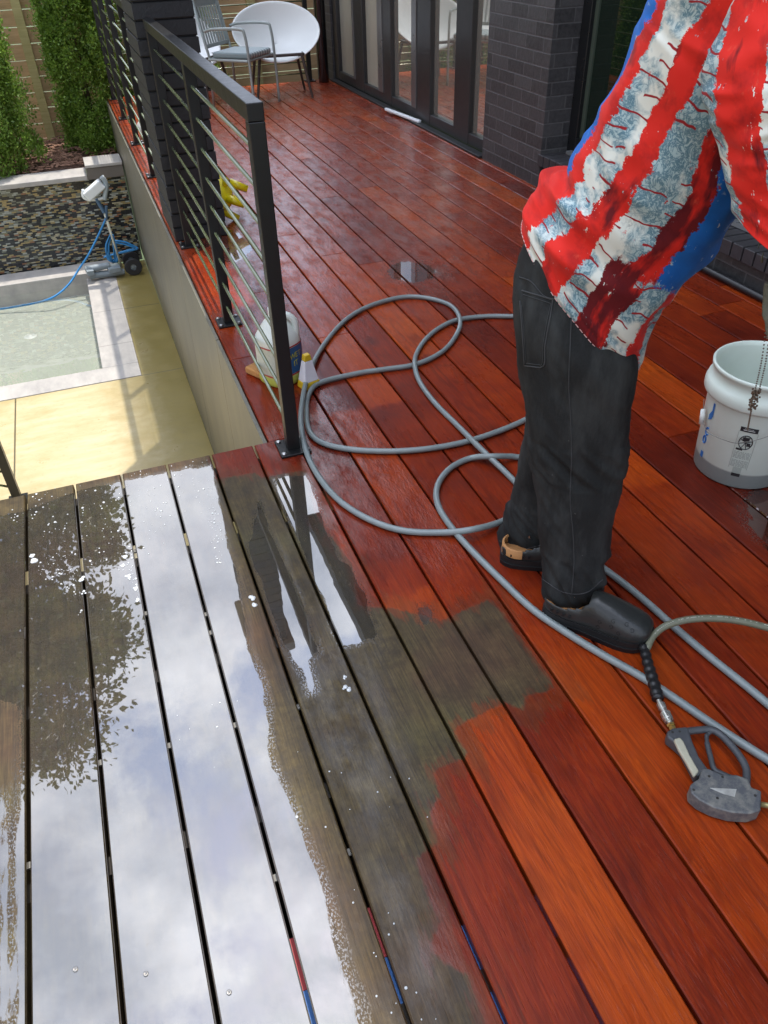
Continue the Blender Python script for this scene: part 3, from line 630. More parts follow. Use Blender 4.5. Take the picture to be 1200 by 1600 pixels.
for (px, py, s_) in [(53, 876, .009), (50, 870, .007), (195, 870, .006), (192, 885, .007), (200, 900, .006), (212, 920, .006), (215, 940, .005), (128, 905, .006), (130, 925, .004), (395, 935, .008), (398, 945, .007), (538, 1060, .004), (541, 1076, .006)]:
    for j in range(5):
        q = at(px, py) + [rng.normal() * .003, rng.normal() * .005, 0]; r = s_ * rng.uniform(.5, 1)
        b.lathe((q[0], q[1], 0.0003), [(r, 0), (r * .92, r * .2), (r * .6, r * .35), (r * .05, r * .42)], 9)
t = NT('soap_foam'); t.set(base=(.55, .57, .57), rough=.12, coat=1.0, sss=.0, normal=t.bump(t.noise(sc=900, det=2), .5, .001))
o = b.build('soap_foam', t.m, smooth=True); tag(o, 'white soap foam droplets spattered over the wet dirty boards', 'foam', kind='stuff')
# ------------------------------------------------------------------ folded strap under the boards
tp = empty('folded_tarp', (.25, .45, -.06), 'folded red and blue tarp seen through the deck gaps', 'tarp')
MB().b2(-.05, .50, .44 - .35, .548, -.040, -.0285).build('blue_band', simple('blue_tarp', (.01, .13, .42), .5), tp)
MB().b2(-.05, .22, .549, .640, -.040, -.0285).build('red_band', simple('red_tarp', (.42, .012, .015), .5), tp)

# ------------------------------------------------------------------ HOSES
def zz(pts): return [at(p[0], p[1], p[2] if len(p) > 2 else .0115) for p in pts]
t = NT('grey_rubber_hose'); n = t.noise(sc=25, det=4); t.set(base=t.mix(n, (.155, .185, .185), (.23, .265, .26)), rough=.38, coat=.25, normal=t.bump(t.noise(sc=300, det=3), .12, .002)); M['hose'] = t.m
PH = [(1330, 1215), (1200, 1100), (1110, 1027), (1060, 985), (1000, 932), (950, 893), (905, 860), (860, 815), (815, 764), (790, 738), (750, 700, .031), (715, 665), (680, 630), (656, 597), (648, 570, .031), (652, 550), (668, 527), (692, 509), (718, 499, .012), (760, 494), (805, 494), (850, 492), (900, 500), (930, 530), (925, 575), (880, 620), (822, 655), (770, 677, .012), (720, 692), (660, 702), (600, 705), (540, 701), (500, 690), (483, 672), (479, 645), (482, 618), (500, 598), (560, 583), (600, 577), (650, 569, .012), (690, 550), (712, 525), (719, 500, .032), (705, 478), (670, 466), (630, 464), (580, 477), (540, 500), (505, 540), (482, 585, .025), (472, 630, .03), (471, 670, .03), (481, 712), (503, 752), (535, 786), (580, 813), (630, 829), (690, 832, .012), (740, 827, .03), (790, 812), (835, 780), (850, 745), (835, 722), (808, 714), (770, 713, .032), (735, 716), (703, 732), (684, 758), (684, 788), (704, 822, .012), (735, 858), (780, 903), (830, 950), (880, 985), (940, 1022), (1000, 1056), (1060, 1095), (1120, 1136), (1200, 1187), (1330, 1265)]
MB().tube(catmull(zz(PH), 7), .0098, 12).build('garden_hose', M['hose'], loc=tuple(at(600, 700)), smooth=True)
tag(bpy.data.objects['garden_hose'], 'long grey rubber hose looped across the red deck boards and behind the legs', 'hose')
hz = empty('pressure_hose', tuple(at(1100, 965)), 'olive grey pressure hose arching up from the spray gun to the right', 'hose')
P3 = [at(1010, 1014, .03), at(1022, 992, .045), at(1045, 976, .06), at(1085, 967, .07), at(1140, 968, .07), at(1200, 981, .06), at(1290, 1010, .04), at(1400, 1050, .012)]
MB().tube(catmull(P3, 8), .0088, 12).build('hose_line', simple('olive_rubber_hose', (.15, .155, .105), .42, 0, .15, 20, .15, 300), hz, smooth=True)
b = MB()
A, B_ = at(1006, 1010, .028), at(1028, 1092, .024); d = B_ - A
cp = catmull([A, A + d * .33 + [-.0015, 0, 0], A + d * .66, B_], 12); nn = len(cp)
b.tube(cp, [(.0118 + .0013 * math.sin(i / (nn - 1) * 7 * 6.283)) + .0022 * (i / (nn - 1)) for i in range(nn)], 14)
b.build('strain_relief', simple('black_rubber', (.012, .012, .013), .35, 0, .3, 30), hz, smooth=True)
# print on the hose
b = MB()
cv = catmull(P3, 20)
tx = simple('hose_print', (.55, .55, .48), .5)
for i in range(18, 110):
    if random.random() < .45:
        p = cv[i] + np.array([0, -.002, .0086]); q = nrm(cv[i + 1] - cv[i]); b.box(p, (.0032, .0016, .0006), math.atan2(q[1], q[0]))
b.build('print', tx, hz)

# ------------------------------------------------------------------ SPRAY GUN
gp = at(1120, 1220, .03)
gun = empty('spray_gun', (gp[0], gp[1], 0), 'dark grey pressure washer spray gun with cream grip lying on the boards', 'spray gun')
mg = simple('worn_grey_plastic', (.060, .064, .070), .5, 0, .35, 45, .3, 200); mdirt = NT('dusty_grey_plastic')
n = mdirt.noise(sc=40, det=6, ro=.7); mdirt.set(base=mdirt.mix(mdirt.rng(n, .42, .85), (.075, .08, .088), (.27, .26, .215)), rough=.55, normal=mdirt.bump(n, .25, .002)); mdirt = mdirt.m
GZ = .026
def gpts(p, z=GZ): return [at(x, y, z)[:2] for x, y in p]
b = MB(); b.prism(gpts([(1094, 1207), (1104, 1206), (1126, 1216), (1148, 1216), (1166, 1222), (1172, 1236), (1187, 1241), (1186, 1272), (1170, 1277), (1140, 1275), (1112, 1267), (1090, 1256), (1077, 1244), (1076, 1232), (1083, 1226), (1090, 1222)]), .004, .040)
b.build('body', mdirt, gun, bevel=.004, seg=3)
b = MB(); b.prism(gpts([(1041, 1146), (1050, 1141), (1072, 1139), (1076, 1146), (1080, 1160), (1090, 1184), (1106, 1207), (1098, 1214), (1086, 1216), (1076, 1196), (1064, 1174), (1050, 1162), (1041, 1155)]), .006, .036)
b.build('grip', mg, gun, bevel=.005, seg=3)
b = MB(); b.prism(gpts([(1052, 1156), (1062, 1153), (1068, 1160), (1078, 1182), (1092, 1206), (1084, 1215), (1072, 1193), (1060, 1173)], .036), .030, .0405)
b.build('grip_pad', simple('cream_rubber', (.42, .40, .30), .55, 0, .15, 30, .2, 200), gun, bevel=.004, seg=3)
b = MB(); g1 = catmull([at(x, y, .026) for x, y in [(1072, 1143), (1090, 1141), (1110, 1140), (1126, 1148), (1142, 1164), (1156, 1182), (1166, 1202), (1166, 1224)]], 6)
b.tube(g1, .0080, 8); b.build('trigger_guard', mg, gun, smooth=True)
b = MB(); b.tube(catmull([at(x, y, .024) for x, y in [(1104, 1148), (1105, 1162), (1110, 1182), (1116, 1202), (1128, 1209), (1148, 1218)]], 6), [.0045] * 6 + [.006] * 25, 8); b.build('trigger', mg, gun, smooth=True)
b = MB(); b.tube(catmull([at(x, y, .024) for x, y in [(1104, 1150), (1109, 1145), (1116, 1143), (1122, 1146)]], 5), .004, 8); b.build('latch', mg, gun, smooth=True)
b = MB(); b.prism(gpts([(1109, 1231), (1151, 1233), (1148, 1245), (1132, 1241)], .041), .0402, .0412); b.build('sticker', simple('worn_sticker', (.36, .36, .33), .5, 0, .7, 60), gun)
b = MB(); A, B_ = at(1029, 1094, .022), at(1053, 1142, .021); d = B_ - A
prof = [(0, .0062), (.12, .0062), (.121, .0095), (.30, .0095), (.301, .0075), (.42, .0075), (.421, .0118), (.62, .0118), (.63, .0105), (.72, .0105), (.721, .0065), (.80, .0065)]
b.tube([A + d * q for q, r in prof], [r for q, r in prof], 12); b.build('coupler', simple('zinc_coupler', (.55, .55, .50), .28, .85), gun, bevel=.0006)
b = MB(); b.tube([A + d * q for q in (.79, .86, .861, 1.02)], [.0095, .0095, .0075, .0075], 6); b.build('brass_nut', simple('brass', (.55, .40, .14), .3, .9), gun)
A = at(1184, 1256, .022); B_ = at(1290, 1275, .024)
MB().tube([A, B_], .0055, 10).build('lance', simple('brass_lance', (.50, .42, .20), .3, .7), gun, smooth=True)
b = MB()
for (x, y) in [(1084, 1234), (1121, 1247), (1129, 1214), (1108, 1213), (1180, 1243), (1062, 1143), (1051, 1144)]:
    p = at(x, y, .040 if y > 1200 else .036); b.lathe(p, [(.0028, -.001), (.0028, .0005), (.0004, .0004)], 8)
b.build('screws', simple('dark_screw', (.02, .018, .015), .6), gun)

# ------------------------------------------------------------------ BUCKET
BC = np.array([1.752, 1.512, 0.0]); bk = empty('bucket', tuple(BC), 'large white plastic bucket with a little grey residue at its base', 'bucket')
t = NT('white_bucket_plastic'); X = t.xyz(t.co()); n = t.noise(sc=12, det=5); ln = t.math('ADD', X[2], t.math('MULTIPLY', t.noise(sc=6, det=2), .012))
c = t.mix(t.rng(n, .4, .75, 0, .35), (.64, .71, .64), (.54, .58, .48)); c = t.mix(t.rng(ln, .064, .058), c, t.mix(n, (.22, .25, .24), (.33, .36, .34)))
t.set(base=c, rough=.32, sss=.0, normal=t.bump(t.noise(sc=5, det=3), .12, .01)); M['bucket'] = t.m
prof = [(.05, .004), (.126, .004), (.130, .0), (.134, .006), (.146, .262), (.1475, .27), (.1605, .274), (.163, .28), (.163, .300), (.158, .316), (.149, .322), (.149, .350), (.1545, .353), (.1555, .362), (.152, .366), (.147, .364), (.1445, .35), (.1435, .27), (.128, .012), (.05, .010), (.001, .010)]
b = MB(); b.lathe(BC, [(.001, .004)] + prof, 64); b.build('pail', M['bucket'], bk, smooth=True)
def bpt(ang, z, off=.0012):
    r = np.interp(z, [0, .262], [.1335, .146]) + off; return BC + np.array([r * math.cos(ang), r * math.sin(ang), z])
# angle facing the camera
def bang(px, py):
    best = None
    for a in np.linspace(-math.pi, 0.6, 900):
        for z in (.03, .1, .18, .25):
            p = bpt(a, z); v = RM.T @ (p - C0); q = np.array([CX, CY]) + FPX * v[:2] / v[2]; e = abs(q[0] - px) + abs(q[1] - py) * .02
            if (p - C0)[:2] @ (p - BC)[:2] < 0 and (best is None or e < best[0]): best = (e, a)
    return best[1]
aL = bang(1166, 690)
lab = simple('label_black', (.02, .02, .022), .5); lgr = simple('label_grey', (.33, .36, .33), .5); lbl = simple('logo_blue', (.02, .14, .42), .45)
def patch(b, a0, a1, z0, z1, off=.0014, n=6):
    n = max(2, int(abs(a1 - a0) / .05) + 1); vs = [bpt(a, z, off) for z in (z0, z1) for a in np.linspace(a0, a1, n)]
    b.add(vs, [(i, i + 1, n + i + 1, n + i) for i in range(n - 1)])
def bline(b, pts, w=.0012):  # pts in (angle offset, z)
    P = [bpt(aL + a, z, .0016) for a, z in pts]; b.tube(P, w, 5)
k = 1.0
w = MB(); patch(w, aL - .17, aL + .17, .208, .224); w.build('label_band', lab, bk); w = MB()
zc = .172
for i in range(24):
    a0, a1 = i / 24 * 6.283, (i + 1) / 24 * 6.283; bline(w, [(.13 * math.cos(a0), zc + .024 * math.sin(a0)), (.13 * math.cos(a1), zc + .024 * math.sin(a1))], .0014)
for i in range(4):
    a0 = i * math.pi / 4 + .3; bline(w, [(-.13 * math.cos(a0), zc - .024 * math.sin(a0)), (.13 * math.cos(a0), zc + .024 * math.sin(a0))], .0010)
patch(w, aL - .07, aL + .06, .176, .190, .002); patch(w, aL - .15, aL - .02, .142, .149); patch(w, aL + .03, aL + .1, .160, .172, .002)
w.build('warning_symbol', lab, bk); w = MB(); patch(w, aL - .09, aL + .09, .046, .058); w.build('bar_code', lab, bk)
w = MB()
for a, c_ in [(-.185, .075), (.185, .075)]: bline(w, [(a, .075), (a, .208)], .0005)
for i in range(13):
    if i == 6: continue
    q0 = aL - .165
    while q0 < aL + .15:
        q1 = q0 + random.uniform(.02, .09); patch(w, q0, min(q1, aL + .165), .082 + i * .0044, .0842 + i * .0044); q0 = q1 + .015
for i in range(6): patch(w, aL - .09, aL + .09, .060 + i * .0035, .0618 + i * .0035)
w.build('label_text', lgr, bk)
w = MB(); patch(w, aL - .11, aL + .11, .2135, .2155, .0020); patch(w, aL - .09, aL + .08, .2185, .2195, .0020); w.build('label_heading', simple('label_white', (.7, .72, .68), .5), bk)
aB = bang(1084, 640) - .26
def bpoly(pts_, off=.0016):
    w_ = MB(); w_.add([bpt(aB + a, z, off) for a, z in pts_], [tuple(range(len(pts_)))]); return w_
w = MB()
for (q0, q1, z0, z1, z2, z3) in [(.02, .14, .205, .190, .262, .246), ]:
    n_q = 6; A_ = np.linspace(q0, q1, n_q); vs = []
    for a in A_:
        tq = (a - q0) / (q1 - q0); vs += [bpt(aB + a, .188 + .010 * tq, .0016), bpt(aB + a, .206 + .030 * tq, .0016)]
    w.add(vs, [(2 * i, 2 * i + 2, 2 * i + 3, 2 * i + 1) for i in range(n_q - 1)])
patch(w, aB + .10, aB + .16, .206, .252, .0017)
w.build('logo_arrow', lbl, bk)
for (da, zc, op) in [(.085, .150, .9), (.05, .118, 0)]:
    w = MB(); N_ = 20
    for i in range(N_):
        a0, a1 = i / N_ * 6.283, (i + 1) / N_ * 6.283
        if op and abs(math.atan2(math.sin(a0), math.cos(a0))) < op: continue
        w.tube([bpt(aB + da + .05 * math.cos(a0), zc + .0125 * math.sin(a0)), bpt(aB + da + .05 * math.cos(a1), zc + .0125 * math.sin(a1))], .0026, 5)
    w.build('logo_letter', lbl, bk)
w = MB(); patch(w, aB + .02, aB + .12, .055, .076); w.build('logo_corner', lbl, bk)
# wire handle hanging down on the camera side
hp = catmull([bpt(aL + .75, .245, .012), bpt(aL + .45, .228, .018), bpt(aL + .18, .205, .024), bpt(aL - .05, .186, .026), bpt(aL - .25, .174, .024), bpt(aB + .30, .166, .020), bpt(aB + .10, .170, .014), bpt(aB - .02, .178, .012), bpt(aB - .10, .200, .012), bpt(aB - .25, .235, .010)], 6)
h_ = MB().tube(hp, .0012, 6).build('handle', simple('handle_wire', (.22, .22, .2), .35, .8), bk, smooth=True)
MB().tube([bpt(aB - .06, .166, .014), bpt(aB - .10, .212, .014)], .0075, 12).build('handle_grip', simple('white_grip', (.75, .77, .72), .35), h_, smooth=True)

# ------------------------------------------------------------------ JUG, trigger bottle, brush, toy
JC = np.array([.532, 2.66, 0]); jg = empty('plastic_jug', tuple(JC), 'white gallon jug with a blue and yellow label behind the corner post', 'jug')
t = NT('milky_plastic'); X = t.xyz(t.co()); t.set(base=t.mix(t.rng(X[2], .03, .07), (.50, .56, .10), t.mix(t.rng(X[2], .1, .16), (.62, .66, .40), (.70, .74, .68))), rough=.3, sss=.0); M['milk'] = t.m
def sq(c, r, z, n=28, p=3.2):
    out = []
    for q in np.linspace(0, 2 * math.pi, n, endpoint=False):
        cc, ss = math.cos(q), math.sin(q); k = (abs(cc) ** p + abs(ss) ** p) ** (-1 / p); x, y = k * cc * r, k * ss * r
        a = .55; out.append(np.array([c[0] + x * math.cos(a) - y * math.sin(a), c[1] + x * math.sin(a) + y * math.cos(a), z]))
    return out
b = MB(); b.rings([sq(JC, r, z) for r, z in [(.066, 0), (.074, .006), (.076, .02), (.076, .175), (.073, .19), (.060, .215), (.040, .245), (.024, .262), (.021, .268), (.021, .282)]]); b.build('bottle', M['milk'], jg, smooth=True)
b = MB(); b.lathe(JC + [0, 0, .272], [(.024, 0), (.024, .022), (.022, .025), (.001, .025)], 24); b.build('cap', simple('white_cap', (.75, .76, .74), .4), jg, smooth=True)
hx = np.array([math.cos(-.3), math.sin(-.3), 0])
b = MB(); b.tube(catmull([JC + hx * .020 + [0, 0, .255], JC + hx * .048 + [0, 0, .262], JC + hx * .072 + [0, 0, .235], JC + hx * .072 + [0, 0, .185]], 6), .013, 10); b.build('handle', M['milk'], jg, smooth=True)
def ring_part(z0, z1, r, i0, i1, name, mat):
    R0, R1 = sq(JC, r, z0, 56), sq(JC, r, z1, 56); b = MB(); n = i1 - i0
    idx = [i % 56 for i in range(i0, i1 + 1)]; b.add([R0[i] for i in idx] + [R1[i] for i in idx], [(j, j + 1, n + 1 + j + 1, n + 1 + j) for j in range(n)]); return b.build(name, mat, jg)
ring_part(.050, .158, .0772, 0, 55, 'label', simple('pale_label', (.50, .52, .44), .5, 0, .3, 60))
ring_part(.158, .164, .0774, 0, 55, 'label_stripe', simple('red_stripe', (.40, .02, .025), .5)); ring_part(.044, .050, .0774, 0, 55, 'label_stripe', simple('red_stripe', (.40, .02, .025), .5))
ring_part(.051, .157, .0778, 37, 51, 'label_panel', simple('blue_panel', (.010, .085, .22), .45, 0, .2, 50))
def text_mesh(txt, size, M4, name, mat, parent, ext=.0004):
    cu = bpy.data.curves.new(name, 'FONT'); cu.body = txt; cu.size = size; cu.extrude = ext; cu.align_x = 'CENTER'; cu.align_y = 'CENTER'
    o = bpy.data.objects.new(name, cu); COL.objects.link(o); dg = bpy.context.evaluated_depsgraph_get(); me = bpy.data.meshes.new_from_object(o.evaluated_get(dg)); bpy.data.objects.remove(o)
    me.transform(M4); 
    if parent: me.transform(Matrix.Translation(-Vector(ORG[parent.name])))
    me.materials.clear(); me.materials.append(mat); o = bpy.data.objects.new(name, me); COL.objects.link(o); o.parent = parent; ORG[o.name] = ORG[parent.name]; return o
def frame(p, nor, up=(0, 0, 1)):
    z = Vector(nor).normalized(); x = Vector(up).cross(z).normalized(); y = z.cross(x); m = Matrix((x, y, z)).transposed().to_4x4(); m.translation = Vector(p); return m
ylw = simple('label_yellow', (.45, .42, .03), .5)
R_ = sq(JC, .0786, .1, 56); pc = R_[43]; nv = pc - JC; nv[2] = 0
text_mesh('WET', .030, frame((pc[0] , pc[1], .122), nv), 'lettering', ylw, jg); text_mesh('IT', .032, frame((pc[0], pc[1], .090), nv), 'lettering', ylw, jg)
sb = empty('carton', tuple(at(480, 600)), 'small white and yellow tapered carton tucked behind the white jug', 'carton')
b = MB(); base = at(483, 603); bx = np.array([base[0], base[1], 0]); rv = 0.5
def taper(b, c, w0, d0, w1, d1, z0, z1, rz):
    cr, sr = math.cos(rz), math.sin(rz); vs = []
    for (w_, d_, z) in ((w0, d0, z0), (w1, d1, z1)):
        for sx, sy in ((-1, -1), (1, -1), (1, 1), (-1, 1)): x, y = sx * w_ / 2, sy * d_ / 2; vs.append((c[0] + cr * x - sr * y, c[1] + sr * x + cr * y, z))
    b.add(vs, [(3, 2, 1, 0), (4, 5, 6, 7), (0, 1, 5, 4), (1, 2, 6, 5), (2, 3, 7, 6), (3, 0, 4, 7)])
taper(b, bx, .062, .05, .032, .026, .028, .110, .3); b.build('box_side', simple('white_card', (.72, .72, .76), .5), sb, bevel=.002)
b = MB(); taper(b, bx, .074, .056, .066, .052, .0005, .028, .3); taper(b, bx, .032, .026, .024, .022, .1102, .135, .3); b.build('box_base', simple('yellow_card', (.62, .42, .02), .45), sb, bevel=.003)
p = at(405, 585); b = MB(); b.box((p[0], p[1], .016), (.06, .10, .03), .5); b.build('sponge', simple('tan_sponge', (.42, .20, .06), .85, 0, .3, 60, .6, 120), loc=(p[0], p[1], 0), bevel=.008)
tag(bpy.data.objects['sponge'], 'small orange tan sponge between the jug and the railing bars', 'sponge')
# toy: small yellow animal
tp_ = at(352, 342); TX = np.array([tp_[0] + .03, tp_[1], 0]); ty = empty('toy_animal', tuple(TX), 'bright yellow plastic toy animal standing by the railing', 'toy')
yel = simple('yellow_plastic', (.95, .78, .01), .35, 0, .08, 20, coat=.3)
b = MB(); R = []
def er(c, rx, rz, ax, n=16):
    ax = nrm(np.array(ax, float)); s_ = nrm(np.cross(ax, [0, 0, 1])); u = np.cross(s_, ax); return [np.array(c) + rx * math.cos(q) * s_ + rz * math.sin(q) * u for q in np.linspace(0, 6.2832, n, endpoint=False)]
dirr = np.array([.35, .9, 0]); dirr /= np.linalg.norm(dirr); sd = np.array([dirr[1], -dirr[0], 0])
BZ = .105
R = [er(TX + dirr * -.085 + [0, 0, BZ], .015, .015, dirr), er(TX + dirr * -.07 + [0, 0, BZ], .05, .05, dirr), er(TX + dirr * -.02 + [0, 0, BZ], .058, .062, dirr), er(TX + dirr * .05 + [0, 0, BZ + .01], .052, .056, dirr), er(TX + dirr * .09 + [0, 0, BZ + .05], .038, .04, dirr + [0, 0, .8]), er(TX + dirr * .12 + [0, 0, BZ + .10], .028, .03, dirr + [0, 0, 1.4]), er(TX + dirr * .14 + [0, 0, BZ + .13], .030, .034, dirr * .8 + [0, 0, 1]), er(TX + dirr * .19 + [0, 0, BZ + .145], .02, .024, dirr + [0, 0, -.1]), er(TX + dirr * .205 + [0, 0, BZ + .142], .008, .008, dirr)]
b.rings(R); o = b.build('body', yel, ty, smooth=True, sub=1)
for sx in (-1, 1):
    MB().tube([TX + dirr * .135 + sd * sx * .018 + [0, 0, BZ + .15], TX + dirr * .12 + sd * sx * .026 + [0, 0, BZ + .22]], [.013, .006], 8).build('ear', yel, ty, smooth=True)
    for q in (-.055, .06): MB().tube([TX + dirr * q + sd * sx * .035 + [0, 0, BZ - .02], TX + dirr * q + sd * sx * .042 + [0, 0, 0.001]], [.019, .016], 10).build('leg', yel, ty, smooth=True)
    MB().tube([TX + dirr * .0 + sd * sx * .045 + [0, 0, BZ + .0], TX + dirr * -.0 + sd * (sx * .088) + [0, 0, BZ + .005]], [.014, .012], 8).build('knob', yel, ty, smooth=True)
ty.scale = (1.3, 1.3, 1.3); ty.rotation_euler = (0, math.radians(-62), math.radians(-12)); ty.location = (TX[0] + .085, TX[1] - .02, .075)
# ------------------------------------------------------------------ chairs
def white_chair(loc, rz, label):
    r = empty('shell_chair', loc, label, 'chair', 'white shell chairs at the far end'); wm = simple('white_shell', (.82, .84, .83), .35, 0, .03, 3); lm = simple('dark_leg', (.05, .035, .03), .4)
    cr, sr = math.cos(rz), math.sin(rz); T = lambda x, y, z: np.array([loc[0] + cr * x - sr * y, loc[1] + sr * x + cr * y, loc[2] + z])
    # round scooped shell with a forward lip
    nr, na = 12, 48; V = [T(0, .13, .43)]; u_ = np.array([0, .70, .714]); n_v = np.array([0, -.714, .70]); cc_ = np.array([0, -.04, .56])
    for i in range(1, nr + 1):
        r_ = i / nr
        for j in range(na):
            q = 6.2832 * j / na; x = .43 * r_ * math.cos(q); y_ = .31 * r_ * math.sin(q); dep = .20 * (1 - r_ ** 2.2) + (.05 * max(0, -math.sin(q)) ** 3 * r_ ** 3)
            p_ = cc_ + u_ * y_ - n_v * dep; V.append(T(x, p_[1], p_[2]))
    b = MB(); b.add(V, [(0, 1 + j, 1 + (j + 1) % na) for j in range(na)] + [(1 + (i - 1) * na + j, 1 + i * na + j, 1 + i * na + (j + 1) % na, 1 + (i - 1) * na + (j + 1) % na) for i in range(1, nr) for j in range(na)])
    b.build('shell', wm, r, smooth=True, solid=.020, sub=1)
    MB().tube([T(-.22, -.20, .37), T(.22, -.20, .37), T(.22, .16, .37), T(-.22, .16, .37), T(-.22, -.20, .37)], .014, 8).build('seat_frame', lm, r)
    for sx in (-1, 1):
        for sy, yy in ((-1, -.20), (1, .16)): MB().tube([T(sx * .2, yy, .38), T(sx * .27, yy + sy * .05, 0.0)], [.016, .011], 8).build('leg', lm, r)
    return r
white_chair((2.02, 8.42, 0), math.radians(-6), 'white shell chair on the right, dark legs, in front of the far railing')
white_chair((1.20, 8.55, 0), math.radians(55), 'white shell chair on the left, half hidden by the brick pillar')
ac = empty('metal_armchair', (1.58, 8.10, 0), 'grey metal armchair with slatted back and striped grey cushion', 'chair'); gm_ = simple('grey_painted_metal', (.30, .34, .33), .4, 0, .1, 10); rz = math.radians(48)
cr, sr = math.cos(rz), math.sin(rz); TT = lambda x, y, z: np.array([1.58 + cr * x - sr * y, 8.10 + sr * x + cr * y, z])
for sx in (-1, 1):
    MB().tube(catmull([TT(sx * .24, -.24, 0), TT(sx * .24, -.235, .40), TT(sx * .24, -.22, .60), TT(sx * .24, -.17, .645), TT(sx * .24, .1, .64), TT(sx * .22, .20, .62)], 6), .0125, 8).build('armrest', gm_, ac, smooth=True)
    MB().tube([TT(sx * .21, .22, 0), TT(sx * .20, .20, .42), TT(sx * .20, .30, .86)], .0125, 8).build('back_leg', gm_, ac, smooth=True)
b = MB(); b.tube([TT(-.24, -.22, .40), TT(.24, -.22, .40), TT(.21, .20, .40), TT(-.21, .20, .40), TT(-.24, -.22, .40)], .011, 8)
for x in np.linspace(-.20, .20, 12): b.box((TT(x, -.01, .405)), (.018, .42, .006), rz)
b.build('seat', gm_, ac)
b = MB(); b.box(TT(0, .30, .84), (.42, .016, .09), rz); b.box(TT(0, .22, .50), (.42, .014, .03), rz)
for i, x in enumerate(np.linspace(-.17, .17, 9)):
    q0, q1 = TT(x, .23, .50), TT(x, .29, .80); b.tube([q0, q1], .010, 6)
for x in (-.19, .19): b.tube([TT(x, .22, .48), TT(x, .30, .87)], .013, 6)
b.build('backrest', gm_, ac)
t = NT('striped_cushion'); X = t.xyz(t.mapv(t.co(), (1, 1, 1), (0, 0, 0), (0, 0, -rz))); st = t.math('FRACT', t.math('MULTIPLY', X[0], 22.0))
t.set(base=t.mix(t.rng(st, .45, .5), (.48, .53, .53), (.22, .27, .28)), rough=.8); MB().box(TT(0, -.03, .435), (.40, .40, .05), rz).build('cushion', t.m, ac, bevel=.02, seg=4)
# low dark side table between
# orange pot and white bundle behind the pillar railing
p = PXp = np.array([.86, 8.5, 0.0])
op = empty('planter_pot', (.80, 8.75, 0), 'bright orange plastic pot behind the bars beyond the pillar', 'pot')
MB().lathe((.80, 8.75, .42), [(.001, 0), (.10, 0), (.13, .14), (.145, .15), (.145, .17), (.13, .17), (.11, .04), (.001, .04)], 28).build('tub', simple('orange_plastic', (.85, .22, .01), .4), op, smooth=True)
MB().lathe((.80, 8.75, 0), [(.001, 0), (.13, 0), (.13, .02), (.02, .03), (.02, .40), (.10, .41), (.10, .419), (.001, .419)], 20).build('stand', M['steel'], op, smooth=True)
b = MB(); b.ball((.60, 7.15, .085), .12, 18, sc=(1, 1.2, .7)); o = b.build('cloth_bundle', simple('pale_cloth', (.62, .64, .60), .8, 0, .2, 20, .6, 25), loc=(.60, 7.15, 0), smooth=True)
me = o.data
for v in me.vertices: v.co = v.co * (1 + .22 * mnoise.noise(Vector(v.co) * 14)); v.co.z = max(v.co.z, 0.001)
tag(o, 'crumpled pale cloth bundle on the ledge behind the far side railing', 'cloth')
# ------------------------------------------------------------------ pool cleaner caddy
cd = empty('pool_cleaner_caddy', (-.06, 7.86, PZ), 'grey wheeled pool cleaner caddy with pole, white control head and blue cable', 'caddy')
Z0 = PZ + .06; gcl = simple('grey_plastic', (.22, .26, .28), .5, 0, .2, 20); blk = simple('black_rubber_wheel', (.02, .02, .022), .6)
def AP(px, py, Y=7.86):
    d = ray(px, py); return C0 + d * Y / d[1]
b = MB()
for (a, c_) in [((140, 431), (195, 424)), ((136, 421), (172, 414))]:
    b.tube([AP(*a), AP(*c_)], [.035, .03], 12)
b.box((AP(143, 425) + AP(137, 421)) / 2, (.07, .16, .05), .1); b.box(AP(178, 419), (.12, .14, .05), .1)
b.build('base', gcl, cd, smooth=False, bevel=.008)
for dy in (-.02, .20):
    c = AP(208, 416) + [0, dy, 0]; Mx = np.array([[1, 0, 0], [0, 0, -1], [0, 1, 0.]])
    o = MB().lathe(c, [(.030, -.018), (.078, -.018), (.084, -.012), (.084, .012), (.078, .018), (.030, .018), (.030, -.018)], 28, M=Mx).build('wheel', blk, cd, smooth=True, bevel=.003)
    bb = MB(); bb.lathe(c, [(.001, -.012), (.024, -.014), (.028, -.004), (.028, .004), (.001, .012)], 16, M=Mx)
    for i in range(5):
        a = i * 1.2566; bb.tube([c, c + np.array([.05 * math.cos(a), 0, .05 * math.sin(a)])], .008, 6)
    bb.build('hub', gcl, o)
MB().tube([AP(190, 418), AP(163, 332)], .012, 10).build('pole', simple('beige_pole', (.50, .50, .40), .4, .2), cd, smooth=True)
b = MB(); b.tube([AP(163, 332), AP(150, 310)], .018, 8); b.tube([AP(166, 345), AP(166, 322)], .014, 8); b.build('clamp', simple('blue_grey_clamp', (.06, .12, .2), .5), cd)
wh = simple('white_abs', (.72, .75, .75), .35, 0, .05, 10)
b = MB(); b.box(AP(147, 297), (.20, .09, .09), M=np.array(Matrix.Rotation(-.55, 3, 'Y'))); b.build('control_head', wh, cd, bevel=.015, seg=3)
b = MB(); b.tube(catmull([AP(130, 296), AP(130, 307), AP(140, 312), AP(162, 309), AP(165, 300), AP(165, 284), AP(160, 275)], 5), .014, 8); b.build('bracket', wh, cd, smooth=True)
b = MB(); b.tube(catmull([AP(158, 276), AP(163, 282), AP(166, 292), AP(163, 312)], 5), .022, 8); b.build('grip', simple('grey_grip', (.36, .42, .45), .45), cd, smooth=True)
cb = simple('blue_cable', (.03, .22, .50), .35, 0, .15, 20)
